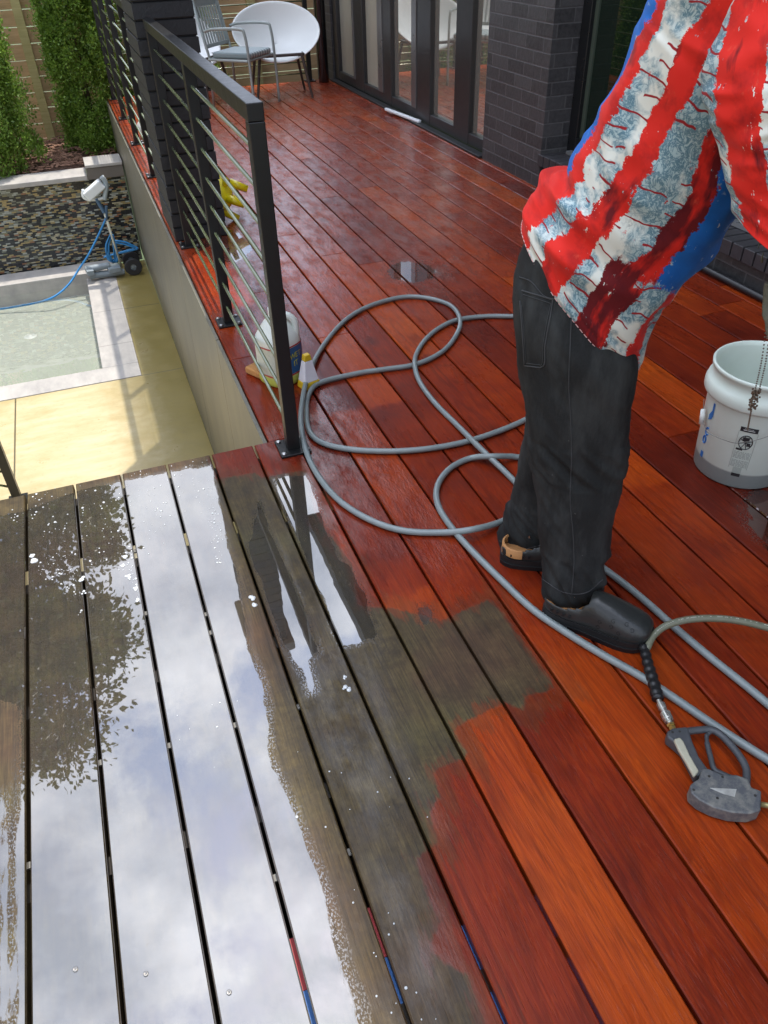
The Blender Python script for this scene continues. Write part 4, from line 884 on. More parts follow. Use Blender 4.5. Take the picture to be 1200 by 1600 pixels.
b = MB(); b.tube(catmull([AP(166, 340), AP(155, 365), AP(140, 395), AP(125, 418, 7.86), at(105, 447, PZ + .02), at(75, 468, PZ - .05), at(20, 480, PZ - .10), at(-40, 488, PZ - .12)], 8), .0095, 8)
for k in range(7):
    q = random.Random(k); cx1, cy1 = AP(178 + q.uniform(-5, 8), 392 + q.uniform(-6, 6)), 0
    b.tube(catmull([AP(174, 362 + k), AP(168 + q.uniform(-3, 3), 385), AP(168 + k, 404), AP(178 + q.uniform(0, 5), 408), AP(180 + q.uniform(-2, 3), 390), AP(176, 366)], 6), .0085, 7)
b.tube(catmull([AP(178, 376), AP(195, 378), AP(212, 386), AP(214, 389), AP(198, 393), AP(175, 398), AP(162, 402)], 6), .0085, 7)
b.tube(catmull([AP(180, 379), AP(196, 382), AP(210, 388), AP(200, 391), AP(182, 396)], 6), .0085, 7)
b.build('cable', cb, cd, smooth=True)

# ------------------------------------------------------------------ PERSON
pr = empty('person', (.93, 1.25, 0), 'person bending forward in black jeans, black clogs and red white blue shirt', 'person')
ORG[pr.name] = np.array([.93, 1.25, 0.0]); VPa = nrm(VP)
def loft(secs, n=40, sub=5, p=2.3, vrep=None):
    """secs: (Lx,Ly,Rx,Ry,D,thick) -> rings of points with u,v"""
    K = []
    for (lx, ly, rx, ry, D, th) in secs: K.append(np.concatenate([atD(lx, ly, D), atD(rx, ry, D), [th]]))
    K = catmull(K, sub); R = []
    for k_ in K:
        Lp, Rp, th = k_[:3], k_[3:6], k_[6]; c = (Lp + Rp) / 2; a = (Rp - Lp) / 2; ring = []
        for q in np.linspace(0, 2 * math.pi, n, endpoint=False):
            cc, ss = math.cos(q), math.sin(q); kk = (abs(cc) ** p + abs(ss) ** p) ** (-1 / p)
            ring.append(c + a * cc * kk - VPa * th * ss * kk)
        R.append(ring)
    return R
# --- jeans (two legs and seat, joined by remesh)
near = [(866, 944, 930, 930, 1.50, .052), (848, 917, 944, 912, 1.50, .068), (847, 870, 955, 880, 1.51, .072), (843, 820, 956, 820, 1.515, .074), (838, 765, 968, 775, 1.52, .076), (829, 700, 980, 712, 1.52, .080), (819, 625, 984, 646, 1.515, .086), (812, 570, 993, 600, 1.515, .092), (808, 520, 996, 566, 1.515, .098), (806, 470, 990, 540, 1.52, .10), (808, 430, 960, 500, 1.53, .10)]
far = [(782, 868, 850, 868, 1.70, .062), (779, 853, 862, 855, 1.70, .072), (780, 832, 880, 835, 1.70, .072), (786, 815, 890, 800, 1.70, .072), (803, 757, 905, 740, 1.69, .075), (811, 717, 920, 700, 1.68, .080), (824, 660, 935, 640, 1.67, .086), (822, 600, 950, 580, 1.66, .09), (826, 500, 950, 520, 1.65, .10), (830, 440, 940, 460, 1.63, .10)]
hip = [(812, 540, 990, 585, 1.585, .14), (807, 480, 990, 550, 1.59, .165), (808, 430, 975, 510, 1.59, .165), (815, 395, 960, 475, 1.59, .155), (825, 372, 955, 440, 1.58, .14), (840, 345, 955, 400, 1.57, .12)]
b = MB()
for s_ in (near, far, hip): b.rings(loft(s_, 36, 5))
tmp = b.build('jeans_tmp', M['steel'], pr, smooth=True)
md = tmp.modifiers.new('r', 'REMESH'); md.mode = 'VOXEL'; md.voxel_size = .0075; md.use_smooth_shade = True
md = tmp.modifiers.new('s', 'SMOOTH'); md.factor = .5; md.iterations = 12
dg = bpy.context.evaluated_depsgraph_get(); me = bpy.data.meshes.new_from_object(tmp.evaluated_get(dg)); bpy.data.objects.remove(tmp)
n_ = len(me.vertices); co = np.zeros(n_ * 3); me.vertices.foreach_get('co', co); co = co.reshape(-1, 3); no = np.zeros(n_ * 3); me.vertices.foreach_get('normal', no); no = no.reshape(-1, 3)
def ridged(p, f, st=(1, 1, 1)):
    q = Vector((p[0] * f * st[0], p[1] * f * st[1], p[2] * f * st[2])); return 1 - abs(mnoise.noise(q)) * 2
dsp = np.array([.0065 * (ridged(p + [0, 0, 1.1 * (p[0] + p[1])], 5.5, (1, 1, 1.0)) - .5) + .0050 * (ridged(p + [3, 1, .9 * p[0] - .6 * p[1]], 12, (.8, .8, 1.9)) - .5) * (2.0 if p[2] < .17 or (.40 < p[2] < .50) else .45) for p in co])
co2 = co + no * dsp[:, None]; me.vertices.foreach_set('co', co2.ravel()); me.update()
t = NT('black_denim'); o_ = t.co(); n = t.noise(sc=9, det=5, ro=.6); w1 = t.noise(t.mapv(o_, (1, 1, .5)), 420, 3, .6); X = t.xyz(o_)
geo = t.n('NewGeometry'); fade = t.rng(t.noise(t.mapv(o_, (1, 1, .3)), 10, 5, .7), .46, .78)
c = t.mix(t.math('MULTIPLY', fade, .6), (.009, .010, .010), (.085, .09, .087)); c = t.mix(t.math('MULTIPLY', w1, .35), c, (.05, .052, .052))
c = t.mix(t.rng(t.noise(sc=70, det=3, ro=.6), .72, .78, 0, .3), c, (.25, .25, .24))
t.set(base=c, rough=.82, spec=.25, sheen=.0, normal=t.bump(t.math('ADD', w1, t.math('MULTIPLY', n, 2.0)), .25, .0015)); M['denim'] = t.m
me.materials.clear(); me.materials.append(M['denim'])
je = bpy.data.objects.new('jeans', me); COL.objects.link(je); je.parent = pr; ORG['jeans'] = ORG[pr.name]
me.polygons.foreach_set('use_smooth', [True] * len(me.polygons))
from mathutils.bvhtree import BVHTree
orgv = ORG[pr.name]
bvh = BVHTree.FromPolygons([tuple(v) for v in co2], [tuple(p.vertices) for p in me.polygons])
def hit(px, py, off=.001, tree=None):
    d = ray(px, py); h = (tree or bvh).ray_cast(Vector(C0 - orgv), Vector(d).normalized())
    if h[0] is None: return None, None
    return np.array(h[0]) + orgv + np.array(h[1]) * off, np.array(h[1])
def seam(b, pts, r=.0012, k=10, off=.0008, dash=False):
    P = catmull([np.array([x, y, 0.]) for x, y in pts], k); Q = [hit(p[0], p[1], off)[0] for p in P]; Q = [q for q in Q if q is not None]
    if dash:
        for i in range(0, len(Q) - 1, 2): b.tube([Q[i], Q[i + 1]], r, 4)
    elif len(Q) > 2: b.tube(Q, r, 5)
b = MB(); seam(b, [(893, 487), (891, 540), (889, 600), (892, 660), (893, 720), (891, 780), (895, 830), (897, 880), (893, 930)], .0016, 12); seam(b, [(812, 433), (830, 440), (850, 462), (872, 470), (893, 492)], .0013)
b.build('side_seam', simple('seam_denim', (.035, .037, .038), .85), je, smooth=True)
b = MB()
pk = [(816, 454), (864, 468)], [(864, 468), (859, 500), (852, 540), (851, 568), (844, 574)], [(844, 574), (820, 571)], [(820, 571), (817, 520), (813, 470)]
for q in pk: seam(b, q, .0016, 10, .001)
for q in pk: seam(b, [(x + (2 if x < 845 else -3), y + (6 if y < 480 else -4)) for x, y in q], .0007, 10, .0012)
b.build('back_pocket', simple('pocket_edge', (.045, .047, .048), .85), je, smooth=True)
b = MB(); 
seam(b, [(850, 938), (870, 952), (908, 952), (930, 938)], .001); seam(b, [(848, 905), (880, 925), (915, 926), (942, 905)], .0013); seam(b, [(781, 845), (810, 858), (845, 852)], .0014)
b.build('hem_stitch', simple('hem_stitching', (.04, .04, .042), .85), je, smooth=True)
rp, rn = hit(900, 488, .001)
if rp is not None: MB().ball(rp, .0035, 8).build('rivet', simple('brass_rivet', (.5, .36, .12), .35, .8), je, smooth=True)
# --- shirt
def cloth_mesh(name, secs, parent, mat, seed, n=72, sub=9, amp=1.0, p=2.1, hemdrop=None, folds=()):
    R = loft(secs, n, sub, p); m = len(R); V = np.array(R)  # m,n,3
    cen = V.mean(1, keepdims=True); out = V - cen; out /= np.linalg.norm(out, axis=2, keepdims=True) + 1e-9
    for i in range(m):
        for j in range(n):
            q = V[i, j]; tt = i / (m - 1)
            f = .0075 * (ridged(q + seed, 6.5, (1.2, 1.2, .8)) - .5) + .004 * (ridged(q * [1, 1, 1] + 2 * seed, 15, (1, 1, .8)) - .5)
            th_ = 2 * math.pi * j / n; f += .0075 * (ridged(np.array([th_ * 1.3 + 9 * tt, 16 * tt - th_ * .9, seed[0]]), .62) - .5) * (1.0 if abs(math.sin(th_)) > .15 else .5)
            V[i, j] = q + out[i, j] * f * amp * min(1, .25 + tt / .08)
    for (fi, fj, wi, wj, am, sl) in folds:   # explicit folds: along j, position i
        for i in range(m):
            for j in range(n):
                dj = (j / n - fj + .5) % 1 - .5; di = i / (m - 1) - fi - sl * dj
                V[i, j] += out[i, j] * am * math.exp(-(di / wi) ** 2 - (dj / wj) ** 2)
    me = bpy.data.meshes.new(name); vs = (V - ORG[parent.name]).reshape(-1, 3)
    me.from_pydata(vs.tolist(), [], [(i * n + j, i * n + (j + 1) % n, (i + 1) * n + (j + 1) % n, (i + 1) * n + j) for i in range(m - 1) for j in range(n)])
    # cloth coordinates stored per corner: u round the body 0..1 left to right on the facing half, v along
    uv = me.uv_layers.new(name='cloth'); L_ = np.concatenate([[0], np.cumsum(np.linalg.norm(np.diff(V.mean(1), axis=0), axis=1))])
    wid = np.linalg.norm(V[:, 0] - V[:, n // 2], axis=1)
    for pl_ in me.polygons:
        for li, vi in zip(pl_.loop_indices, pl_.vertices):
            i, j = divmod(vi, n); q = 2 * math.pi * j / n
            if j == 0 and (pl_.vertices[0] % n == n - 1 or max(v % n for v in pl_.vertices) == n - 1): q = 2 * math.pi
            u = .5 + .5 * math.cos(q) if q <= math.pi else -(.5 + .5 * math.cos(q)) + 0.0
            uv.data[li].uv = (u, L_[i])
    me.polygons.foreach_set('use_smooth', [True] * len(me.polygons)); me.materials.append(mat)
    bm = bmesh.new(); bm.from_mesh(me); bmesh.ops.recalc_face_normals(bm, faces=bm.faces); bm.to_mesh(me); bm.free()
    o = bpy.data.objects.new(name, me); COL.objects.link(o); o.parent = parent; ORG[o.name] = ORG[parent.name]
    md = o.modifiers.new('t', 'SOLIDIFY'); md.thickness = .0016; md.offset = -1
    md = o.modifiers.new('u', 'SUBSURF'); md.levels = 1; md.render_levels = 1
    return o
def shirt_mat(name, ramp, wdt, lo_v=None, lo_ramp=None, blue_u=.80, drip=34.0):
    t = NT(name); uvn = t.n('UVMap', uv_map='cloth'); U = t.xyz(uvn.outputs[0]); u0, v0 = U[0], U[1]
    P = t.comb(t.math('MULTIPLY', u0, wdt), v0, 0.0)
    wob = t.math('MULTIPLY', t.math('SUBTRACT', t.noise(P, 11, 3, .5), .5), .17); jag = t.math('MULTIPLY', t.math('SUBTRACT', t.noise(P, 60, 6, .8), .5), .11)
    u = t.math('ADD', u0, t.math('ADD', wob, jag))
    def classes(rp, uu): return t.ramp(uu, rp, 'CONSTANT')
    cl = classes(ramp, u)
    if lo_ramp: cl = t.mix(t.rng(t.math('ADD', v0, t.math('MULTIPLY', jag, .8)), lo_v - .004, lo_v + .004), classes(lo_ramp, u), cl)
    sp = t.n('SeparateColor'); t.put(sp.inputs[0], cl); red, blue, dark = sp.outputs[0], sp.outputs[2], sp.outputs[1]
    # white cloth with blue grey crackle
    cr_ = t.math('ABSOLUTE', t.math('SUBTRACT', t.noise(P, 62, 5, .75, .8), .5)); crk = t.rng(cr_, .075, .02); reg = t.rng(t.noise(P, 8, 4, .6), .43, .51)
    white = t.mix(t.math('MULTIPLY', reg, .85), (.70, .72, .65), (.33, .47, .50)); white = t.mix(t.math('MULTIPLY', reg, t.math('MULTIPLY', crk, .9)), white, (.07, .17, .23))
    white = t.mix(t.rng(t.noise(P, 5, 3, .6), .58, .7, 0, .4), white, (.42, .43, .33))
    white = t.mix(t.math('MULTIPLY', crk, t.rng(t.noise(P, 20, 3), .6, .7, 0, .5)), white, (.1, .13, .15))
    # drips: thin lines that run off the red
    dv_ = t.math('ADD', t.math('MULTIPLY', v0, drip), t.math('ADD', t.math('MULTIPLY', t.noise(P, 9, 3, .5), 2.6), t.math('MULTIPLY', u0, -2.2)))
    ln_ = t.rng(t.math('ABSOLUTE', t.math('SUBTRACT', t.math('FRACT', dv_), .5)), .075, .045)
    cell = t.n('TexWhiteNoise', noise_dimensions='2D'); t.put(cell.inputs['Vector'], t.comb(t.math('FLOOR', dv_), t.math('FLOOR', t.math('MULTIPLY', u0, 5.3)), 0.0))
    fu_ = t.math('FRACT', t.math('MULTIPLY', u0, 5.3)); ln_ = t.math('MULTIPLY', ln_, t.rng(t.math('SUBTRACT', t.math('MULTIPLY', cell.outputs['Value'], 1.7), fu_), .25, .28))
    white = t.mix(ln_, white, (.30, .015, .02))
    rd = t.mix(t.rng(t.noise(P, 16, 4, .6), .5, .72), (.66, .022, .014), (.30, .010, .010)); rd = t.mix(t.rng(t.noise(P, 30, 4, .7), .60, .70, 0, .5), rd, (.62, .09, .05))
    rd = t.mix(t.rng(t.math('ADD', t.noise(t.mapv(P, (1.4, .5, 1)), 13, 4, .6), t.math('MULTIPLY', dark, .16)), .55, .66, 0, .85), rd, (.035, .005, .010))
    rd = t.mix(t.rng(t.noise(P, 120, 2), .74, .77, 0, .8), rd, (.6, .6, .58))
    bl = t.mix(t.noise(P, 14, 4, .6), (.005, .04, .22), (.015, .20, .66)); bl = t.mix(t.rng(t.noise(P, 34, 4, .7), .62, .72, 0, .85), bl, (.45, .6, .62))
    isl = t.rng(t.noise(t.mapv(P, (1, .6, 1)), 34, 5, .75), .63, .65); red2 = t.math('MULTIPLY', red, t.math('SUBTRACT', 1.0, isl))
    isr = t.rng(t.noise(t.mapv(P, (1.3, .8, 1), (3, 7, 0)), 27, 6, .8), .645, .66); red2 = t.math('MAXIMUM', red2, t.math('MULTIPLY', isr, .9))
    c = t.mix(red2, white, rd); c = t.mix(t.math('MULTIPLY', blue, t.math('SUBTRACT', 1.0, t.math('MULTIPLY', isl, .8))), c, bl)
    tsp = t.noise(P, 900, 2)
    t.set(base=c, rough=.75, spec=.2, sheen=.05, normal=t.bump(t.math('ADD', tsp, t.math('MULTIPLY', t.noise(P, 38, 3), 1.5)), .12, .0015)); return t.m
RED, DRK, WHT, BLU = (1, 0, 0), (1, 1, 0), (0, 0, 0), (0, 0, 1)
m1 = shirt_mat('drip_print_cotton', [(0, BLU), (.035, RED), (.105, WHT), (.265, RED), (.40, WHT), (.59, DRK), (.75, BLU)], .36, .175, [(0, RED), (.10, WHT), (.20, RED), (.36, WHT), (.50, DRK), (.70, WHT), (.86, RED), (.95, WHT)])
tor = [(817, 343, 999, 569, 1.585, .150), (826, 330, 1003, 556, 1.585, .156), (842, 306, 1012, 528, 1.58, .160), (866, 286, 1036, 484, 1.57, .160), (884, 262, 1064, 450, 1.56, .158), (904, 225, 1112, 392, 1.54, .155), (933, 175, 1152, 340, 1.52, .155), (967, 108, 1185, 262, 1.50, .155), (1000, 42, 1215, 190, 1.48, .16), (1023, 0, 1235, 140, 1.47, .165), (1062, -70, 1262, 70, 1.45, .17), (1110, -140, 1290, 0, 1.44, .165), (1165, -190, 1310, -70, 1.43, .12), (1200, -205, 1300, -120, 1.42, .08)]
shirt = cloth_mesh('shirt', tor, pr, m1, np.array([5., 2., 1.]), n=96, sub=9, amp=1.5,
                   folds=[(.225, .56, .028, .10, .030, .5), (.265, .40, .03, .12, .022, -.5), (.17, .33, .03, .13, .020, -.6), (.31, .50, .02, .08, -.018, .3), (.12, .45, .02, .10, .012, .3), (.20, .56, .018, .07, -.016, .2)])
m2 = shirt_mat('drip_print_sleeve', [(0, WHT), (.09, RED), (.40, WHT), (.93, RED)], .3, drip=30.0)
sl = [(1142, -60, 1300, -130, 1.36, .10), (1128, 30, 1312, -30, 1.34, .105), (1106, 95, 1318, 60, 1.32, .108), (1100, 150, 1318, 130, 1.31, .106), (1108, 195, 1316, 190, 1.305, .100), (1124, 240, 1308, 260, 1.30, .092), (1136, 290, 1300, 340, 1.295, .085), (1144, 328, 1292, 428, 1.29, .08)]
slv = cloth_mesh('sleeve', sl, shirt, m2, np.array([1., 7., 3.]), n=64, sub=9, amp=1.1, folds=[(.55, .62, .04, .10, -.014, .4), (.72, .70, .04, .12, .012, .5), (.40, .72, .05, .10, .012, -.4)])
sl2 = [(1180, -80, 1330, -140, 1.56, .10), (1200, 40, 1350, 20, 1.60, .10), (1215, 160, 1350, 170, 1.64, .09), (1225, 300, 1340, 330, 1.66, .08)]
cloth_mesh('sleeve', sl2, shirt, m2, np.array([2., 3., 9.]), n=40, sub=6)
# hem stitching
n_ = 96; b = MB(); hv = [np.array(v.co) + orgv for v in shirt.data.vertices]
for row, rr_ in ((2, .0009),):
    ring = hv[row * n_:(row + 1) * n_]; cc = np.mean(ring, 0)
    ring = [p + nrm(p - cc) * .0012 for p in ring]
    for j in range(0, n_): b.tube([ring[j], ring[j] * .35 + ring[(j + 1) % n_] * .65], rr_, 4)
b.build('hem_stitch', simple('pink_thread', (.75, .45, .42), .7), shirt)
# --- clogs
def clog(heel, yaw, name_label=None):
    hx_, hy_ = heel; dx, dy = math.cos(yaw), math.sin(yaw); F = lambda s_, w_, z: np.array([hx_ + .925 * dx * s_ - dy * w_, hy_ + .925 * dy * s_ + dx * w_, z])
    S_ = np.array([0, .01, .03, .07, .12, .17, .21, .245, .27, .285, .293, .295]); Wd = np.array([.012, .026, .036, .041, .042, .048, .052, .051, .044, .033, .018, .004])
    o = empty('x', (hx_, hy_, 0), None, None)
    sole = MB(); K = []
    ss = np.concatenate([[0, .004], np.linspace(.012, .283, 28), [.289, .293, .295]])
    outl = [(s_, np.interp(s_, S_, Wd)) for s_ in ss]; poly = [(s_, w_) for s_, w_ in outl] + [(s_, -w_) for s_, w_ in outl[::-1]]
    bpy.data.objects.remove(o)
    for z0, z1, gr in ((.0, .012, -.001), (.012, .016, -.0035), (.016, .034, .001)):
        K.append([F(s_ + 0, w_ + math.copysign(gr, w_), z0 + (.010 * max(0, (s_ - .22) / .075) ** 2 if z0 == 0 else .010 * max(0, (s_ - .22) / .075) ** 2)) for s_, w_ in poly]); K.append([F(s_, w_ + math.copysign(gr, w_), z1 + .010 * max(0, (s_ - .22) / .075) ** 2) for s_, w_ in poly])
    sole.rings(K)
    so = sole.build('clog', simple('clog_sole', (.010, .0105, .011), .5, 0, .2, 30, .2, 150), pr, bevel=.001); so['label'] = 'black rubber clog'
    # upper
    up = MB(); ns, nf = 40, 25; V = []; H_ = lambda s_: np.interp(s_, [0, .04, .10, .115, .14, .18, .22, .26, .285, .295], [.058, .052, .042, .070, .082, .074, .062, .047, .030, .012])
    for i in range(ns):
        s_ = .003 + (.2915 - .003) * i / (ns - 1); w_ = np.interp(s_, S_, Wd) - .001; zb_ = .033 + .010 * max(0, (s_ - .22) / .075) ** 2
        for j in range(nf):
            q = math.pi * j / (nf - 1); cc, sn = math.cos(q), math.sin(q); kk = (abs(cc) ** 2.5 + abs(sn) ** 2.5) ** (-1 / 2.5); hh = H_(s_) if s_ > .10 else np.interp(s_, [0, .1], [.055, .055])
            V.append(F(s_ - (.006 * sn if s_ < .02 else 0), w_ * cc * kk, zb_ + hh * sn * kk))
    fs = []
    for i in range(ns - 1):
        s_ = .003 + .2885 * (i + .5) / (ns - 1)
        for j in range(nf - 1):
            q = math.sin(math.pi * (j + .5) / (nf - 1)); lim = .50 + max(0, (s_ - .06)) * 5.5
            if s_ < .125 and q > min(lim, .97) and not (s_ < .014 and q < .55): continue
            fs.append((i * nf + j, i * nf + j + 1, (i + 1) * nf + j + 1, (i + 1) * nf + j))
    up.add(V, fs); b0 = up.build('upper', M['clog'], so, smooth=True, solid=.004, sub=1)
    ins = MB(); ins.rings([[F(s_ * .97 + .003, w_ * .9, .0362) for s_, w_ in poly], [F(s_ * .97 + .003, w_ * .9, .040) for s_, w_ in poly]]); ins.build('insole', M['insole'], so)
    hl = MB()
    if name_label:
        # tan heel liner
        pass
    slots = MB()
    for s_ in (.03, .047, .064, .081):
        w_ = np.interp(s_, S_, Wd); c = F(s_, -(w_ + .0005), .048); slots.box(c, (.006, .004, .008), yaw)
    slots.build('vent', simple('vent_black', (.003, .003, .003), .8), so)
    return so, b0, F
M['clog'] = simple('black_rubber_upper', (.020, .022, .021), .36, 0, .25, 30, .15, 180, coat=.15)
M['insole'] = simple('tan_insole', (.42, .20, .07), .7, 0, .15, 40)
hA = at(853, 962, .0); tA = at(1003, 1012, .0); yawA = math.atan2(tA[1] - hA[1], tA[0] - hA[0])
c1, u1, F1 = clog((hA[0] + .004, hA[1] + .02), yawA)
hB = at(782, 885, 0.); c2, u2, F2 = clog((hB[0] + .012, hB[1] + .028), yawA + .38)
# heel liner of the far clog shows tan
b = MB(); R0 = []
for (z, k) in ((.040, 1.03), (.066, 1.02), (.068, .9), (.042, .9)):
    R0.append([F2(.004 + .05 - .05 * math.cos(q) * k, .042 * math.sin(q) * k, z) for q in np.linspace(-1.7, 1.7, 22)])
b.rings(R0, caps=False, closed=False); b.build('heel_liner', M['insole'], c2, smooth=True)
# pressed lettering on the near clog upper
dg = bpy.context.evaluated_depsgraph_get(); mu = bpy.data.meshes.new_from_object(u1.evaluated_get(dg))
bv1 = BVHTree.FromPolygons([tuple(v.co) for v in mu.vertices], [tuple(p.vertices) for p in mu.polygons]); cut = simple('pressed_mark', (.003, .003, .003), .7)
for (px, py, rot) in [(937, 972, 0), (934, 979, 3.14), (958, 971, 0), (955, 979, 3.14), (966, 990, 0), (963, 996, 3.14), (979, 976, 0), (988, 985, 3.14), (945, 1000, 0)][:8]:
    p_, n_v = hit(px, py, .0004, bv1)
    if p_ is None: continue
    up_ = Matrix.Rotation(rot, 4, Vector(n_v)) @ Vector((.5, .75, .3)); text_mesh('G', .0145, frame(p_, n_v, up_), 'pressed_mark', cut, u1, .0003)
# --- body (one continuous surface) inside the clothes
def J(px, py, D): return atD(px, py, D)
skn = {}
pts = {'pelvis': (J(905, 470, 1.59), .10), 'spine': (J(985, 330, 1.57), .095), 'chest': (J(1090, 160, 1.53), .105), 'upper': (J(1190, 0, 1.48), .10), 'neck': (J(1262, -110, 1.43), .048), 'skull': (J(1300, -165, 1.40), .06),
       'shR': (J(1215, -40, 1.36), .052), 'elR': (J(1215, 200, 1.30), .038), 'wrR': (J(1262, 345, 1.27), .027),
       'shL': (J(1240, -60, 1.56), .052), 'elL': (J(1280, 180, 1.62), .038), 'wrL': (J(1290, 380, 1.64), .027),
       'hipR': (J(908, 520, 1.53), .078), 'knR': (J(905, 690, 1.52), .052), 'anR': (np.array(F1(.055, 0, .10)), .034), 'hipL': (J(895, 500, 1.65), .078), 'knL': (J(870, 680, 1.69), .052), 'anL': (np.array(F2(.055, 0, .10)), .034),
       'heR': (np.array(F1(.05, 0, .062)), .026), 'baR': (np.array(F1(.19, 0, .062)), .026), 'toR': (np.array(F1(.25, 0, .058)), .018), 'heL': (np.array(F2(.05, 0, .062)), .026), 'baL': (np.array(F2(.19, 0, .062)), .026), 'toL': (np.array(F2(.25, 0, .058)), .018)}
E_ = [('pelvis', 'spine'), ('spine', 'chest'), ('chest', 'upper'), ('upper', 'neck'), ('neck', 'skull'), ('upper', 'shR'), ('shR', 'elR'), ('elR', 'wrR'), ('upper', 'shL'), ('shL', 'elL'), ('elL', 'wrL'), ('pelvis', 'hipR'), ('hipR', 'knR'), ('knR', 'anR'), ('pelvis', 'hipL'), ('hipL', 'knL'), ('knL', 'anL'), ('anR', 'heR'), ('heR', 'baR'), ('baR', 'toR'), ('anL', 'heL'), ('heL', 'baL'), ('baL', 'toL')]
def hand(side, wr, down, fwd, lat):
    """palm and five curled fingers as chains"""
    w = pts[wr][0]; pm = w + down * .045; pts['pm' + side] = (pm, .026); E_.append((wr, 'pm' + side)); k = w + down * .085; pts['kk' + side] = (k, .022); E_.append(('pm' + side, 'kk' + side))
    for i, (o_, ln) in enumerate(((-.030, .072), (-.010, .082), (.010, .077), (.029, .062))):
        base = k + lat * o_; a1 = base + down * ln * .42 + fwd * .006; a2 = a1 + down * ln * .30 + fwd * .016; a3 = a2 + down * ln * .2 + fwd * .022
        for nm, q, r in (('a', base, .0095), ('b', a1, .009), ('c', a2, .0082), ('d', a3, .0065)): pts[f'f{side}{i}{nm}'] = (q, r)
        E_.extend([('kk' + side, f'f{side}{i}a'), (f'f{side}{i}a', f'f{side}{i}b'), (f'f{side}{i}b', f'f{side}{i}c'), (f'f{side}{i}c', f'f{side}{i}d')])
    t0 = w + down * .03 + lat * -.03; t1 = t0 + down * .035 + lat * -.018 + fwd * .015; t2 = t1 + down * .03 + fwd * .014
    for nm, q, r in (('a', t0, .013), ('b', t1, .0105), ('c', t2, .0085)): pts[f't{side}{nm}'] = (q, r)
    E_.extend([('pm' + side, f't{side}a'), (f't{side}a', f't{side}b'), (f't{side}b', f't{side}c')])
rgt = nrm(np.array([VP[1], -VP[0], 0])); pts['wrR'] = (J(1228, 352, 1.27), .027)
hd = nrm(J(1214, 480, 1.27) - J(1228, 352, 1.27)); hand('R', 'wrR', hd, -VPa, rgt); hand('L', 'wrL', np.array([0, 0, -1.]), -VPa, rgt)
names = list(pts); ix = {k: i for i, k in enumerate(names)}
me = bpy.data.meshes.new('body'); me.from_pydata([tuple(pts[k][0] - orgv) for k in names], [(ix[a], ix[b_]) for a, b_ in E_], [])
bo = bpy.data.objects.new('body', me); COL.objects.link(bo); md = bo.modifiers.new('skin', 'SKIN'); md.use_smooth_shade = True
for i, k in enumerate(names): r = pts[k][1]; me.skin_vertices[0].data[i].radius = (r, r); me.skin_vertices[0].data[i].use_root = (k == 'pelvis')
md = bo.modifiers.new('sub', 'SUBSURF'); md.levels = 2; md.render_levels = 2
dg = bpy.context.evaluated_depsgraph_get(); me2 = bpy.data.meshes.new_from_object(bo.evaluated_get(dg)); bpy.data.objects.remove(bo)
# head: ellipsoid with brow, nose, chin merged by remesh
hb = MB(); hc = J(1312, -190, 1.39); fw = nrm(np.array([rgt[0] * .8, rgt[1] * .8, 0]) + np.array([0, 0, -.75])); upv = nrm(np.cross(np.cross(fw, [0, 0, 1.]), fw)); ltv = np.cross(fw, upv)
def HP(f, u, l): return hc + fw * f + upv * u + ltv * l
for (f, u, l, r, sc) in [(0, .03, 0, .092, 1), (.01, -.045, 0, .068, 1), (.045, -.082, 0, .035, 1), (.088, -.012, 0, .016, 1), (.098, -.028, 0, .015, 1), (.074, -.058, 0, .020, 1), (.07, .02, .03, .022, 1), (.07, .02, -.03, .022, 1), (-.01, -.015, .080, .020, 1), (-.01, -.015, -.080, .020, 1)]: hb.ball(HP(f, u, l), r, 14)
bm = bmesh.new(); bm.from_mesh(me2); tmpm = bpy.data.meshes.new('h'); tmpm.from_pydata([tuple(np.array(v) - orgv) for v in hb.v], [], hb.f); bm.from_mesh(tmpm); bm.to_mesh(me2); bm.free()
ob = bpy.data.objects.new('b_tmp', me2); COL.objects.link(ob); md = ob.modifiers.new('r', 'REMESH'); md.mode = 'VOXEL'; md.voxel_size = .0042; md.use_smooth_shade = True; md = ob.modifiers.new('s', 'SMOOTH'); md.iterations = 3
dg = bpy.context.evaluated_depsgraph_get(); me3 = bpy.data.meshes.new_from_object(ob.evaluated_get(dg)); bpy.data.objects.remove(ob)
skin = simple('brown_skin', (.20, .085, .045), .5, 0, .15, 20, .15, 200); glv = simple('olive_work_glove', (.085, .08, .055), .75, 0, .25, 40, .4, 200)
me3.materials.clear(); me3.materials.append(skin); me3.materials.append(glv); me3.polygons.foreach_set('use_smooth', [True] * len(me3.polygons))
body = bpy.data.objects.new('body', me3); COL.objects.link(body); body.parent = pr; ORG['body'] = orgv
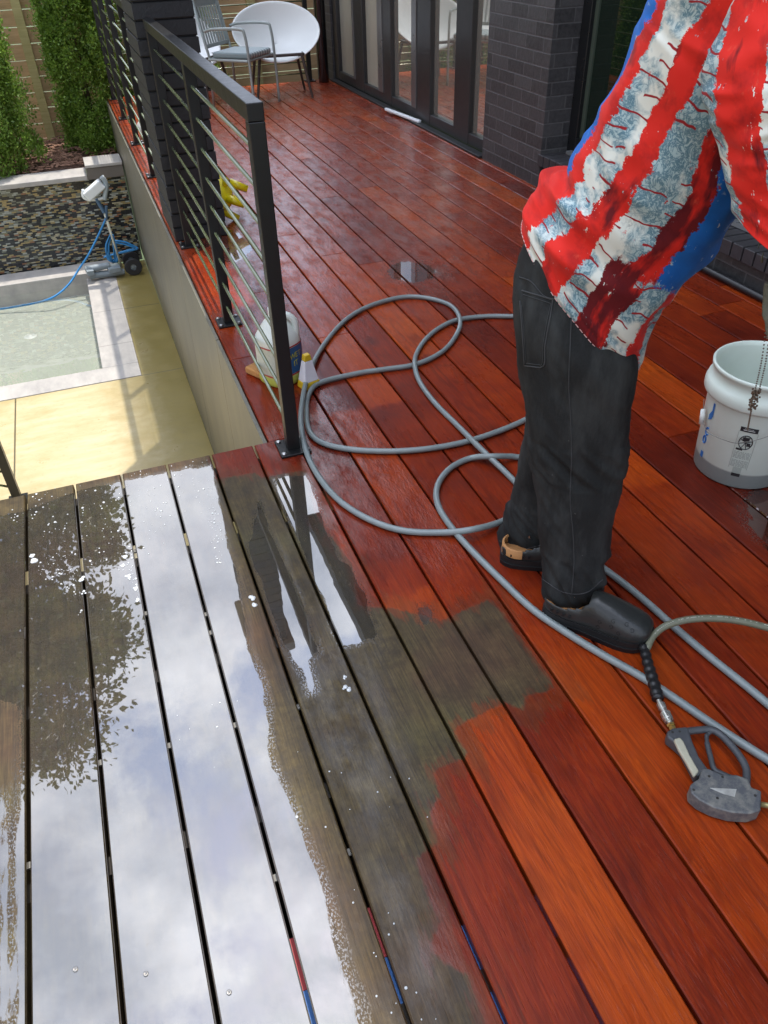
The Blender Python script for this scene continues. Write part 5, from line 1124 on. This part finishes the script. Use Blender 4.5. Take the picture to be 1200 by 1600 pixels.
wpos = [pts['wrR'][0] - orgv, pts['wrL'][0] - orgv]; ddn = [hd, np.array([0, 0, -1.])]
mi = []
for p_ in me3.polygons:
    c = np.array(p_.center); mi.append(1 if any((c - w_) @ d_ > -.012 and np.linalg.norm(c - w_) < .26 for w_, d_ in zip(wpos, ddn)) else 0)
me3.polygons.foreach_set('material_index', mi)
for l in (-.032, .032):
    MB().ball(HP(.083, -.0, l), .0125, 10).build('eye', simple('eye_white', (.7, .68, .64), .2), body, smooth=True); MB().ball(HP(.0935, -.0, l), .0045, 8).build('iris', simple('dark_iris', (.02, .012, .01), .2), body, smooth=True)
b = MB(); rr = random.Random(2)
R = []
for i in range(9):
    a = i / 8 * 1.25; R.append([HP(-.012 + .1 * math.sin(a + .35) * math.cos(q) * (1 if math.cos(q) < 0 else .75), .045 + .088 * math.cos(a), .1 * math.sin(a + .35) * math.sin(q)) for q in np.linspace(0, 6.283, 24, endpoint=False)])
b.rings(R); b.build('hair', simple('black_hair', (.01, .009, .008), .6, 0, .3, 60, .8, 200), body, smooth=True)
# hanging chain held by the glove
tc_ = J(1197, 520, 1.262); ch = empty('bead_chain', tuple(tc_), 'fine metal bead chain hanging from the gloved hand in front of the bucket', 'chain')
top = pts['fR1d'][0]; b = MB(); 
A = J(1203, 492, 1.27); B_ = J(1194, 560, 1.27); C_ = J(1183, 610, 1.27); D_ = J(1174, 640, 1.27); E2 = J(1168, 672, 1.27)
cv = catmull([top, A, B_, C_], 14)
for i, q in enumerate(cv):
    for s_ in (-.0032, .0032): b.ball(q + rgt * s_, .0016, 6)
b.build('beads', simple('tarnished_metal', (.16, .13, .10), .4, .7), ch, smooth=True)
b = MB(); cv = catmull([C_, (C_ + D_) / 2, D_], 14)
for q in cv:
    for s_ in range(3): b.ball(q + rgt * random.uniform(-.007, .007) + VPa * random.uniform(-.005, .005), .0020, 6)
cv = catmull([D_, (D_ + E2) / 2, E2], 10)
for q in cv: b.ball(q, .0016, 6)
b.build('tangle', simple('rusty_metal', (.14, .10, .07), .5, .6), ch, smooth=True)
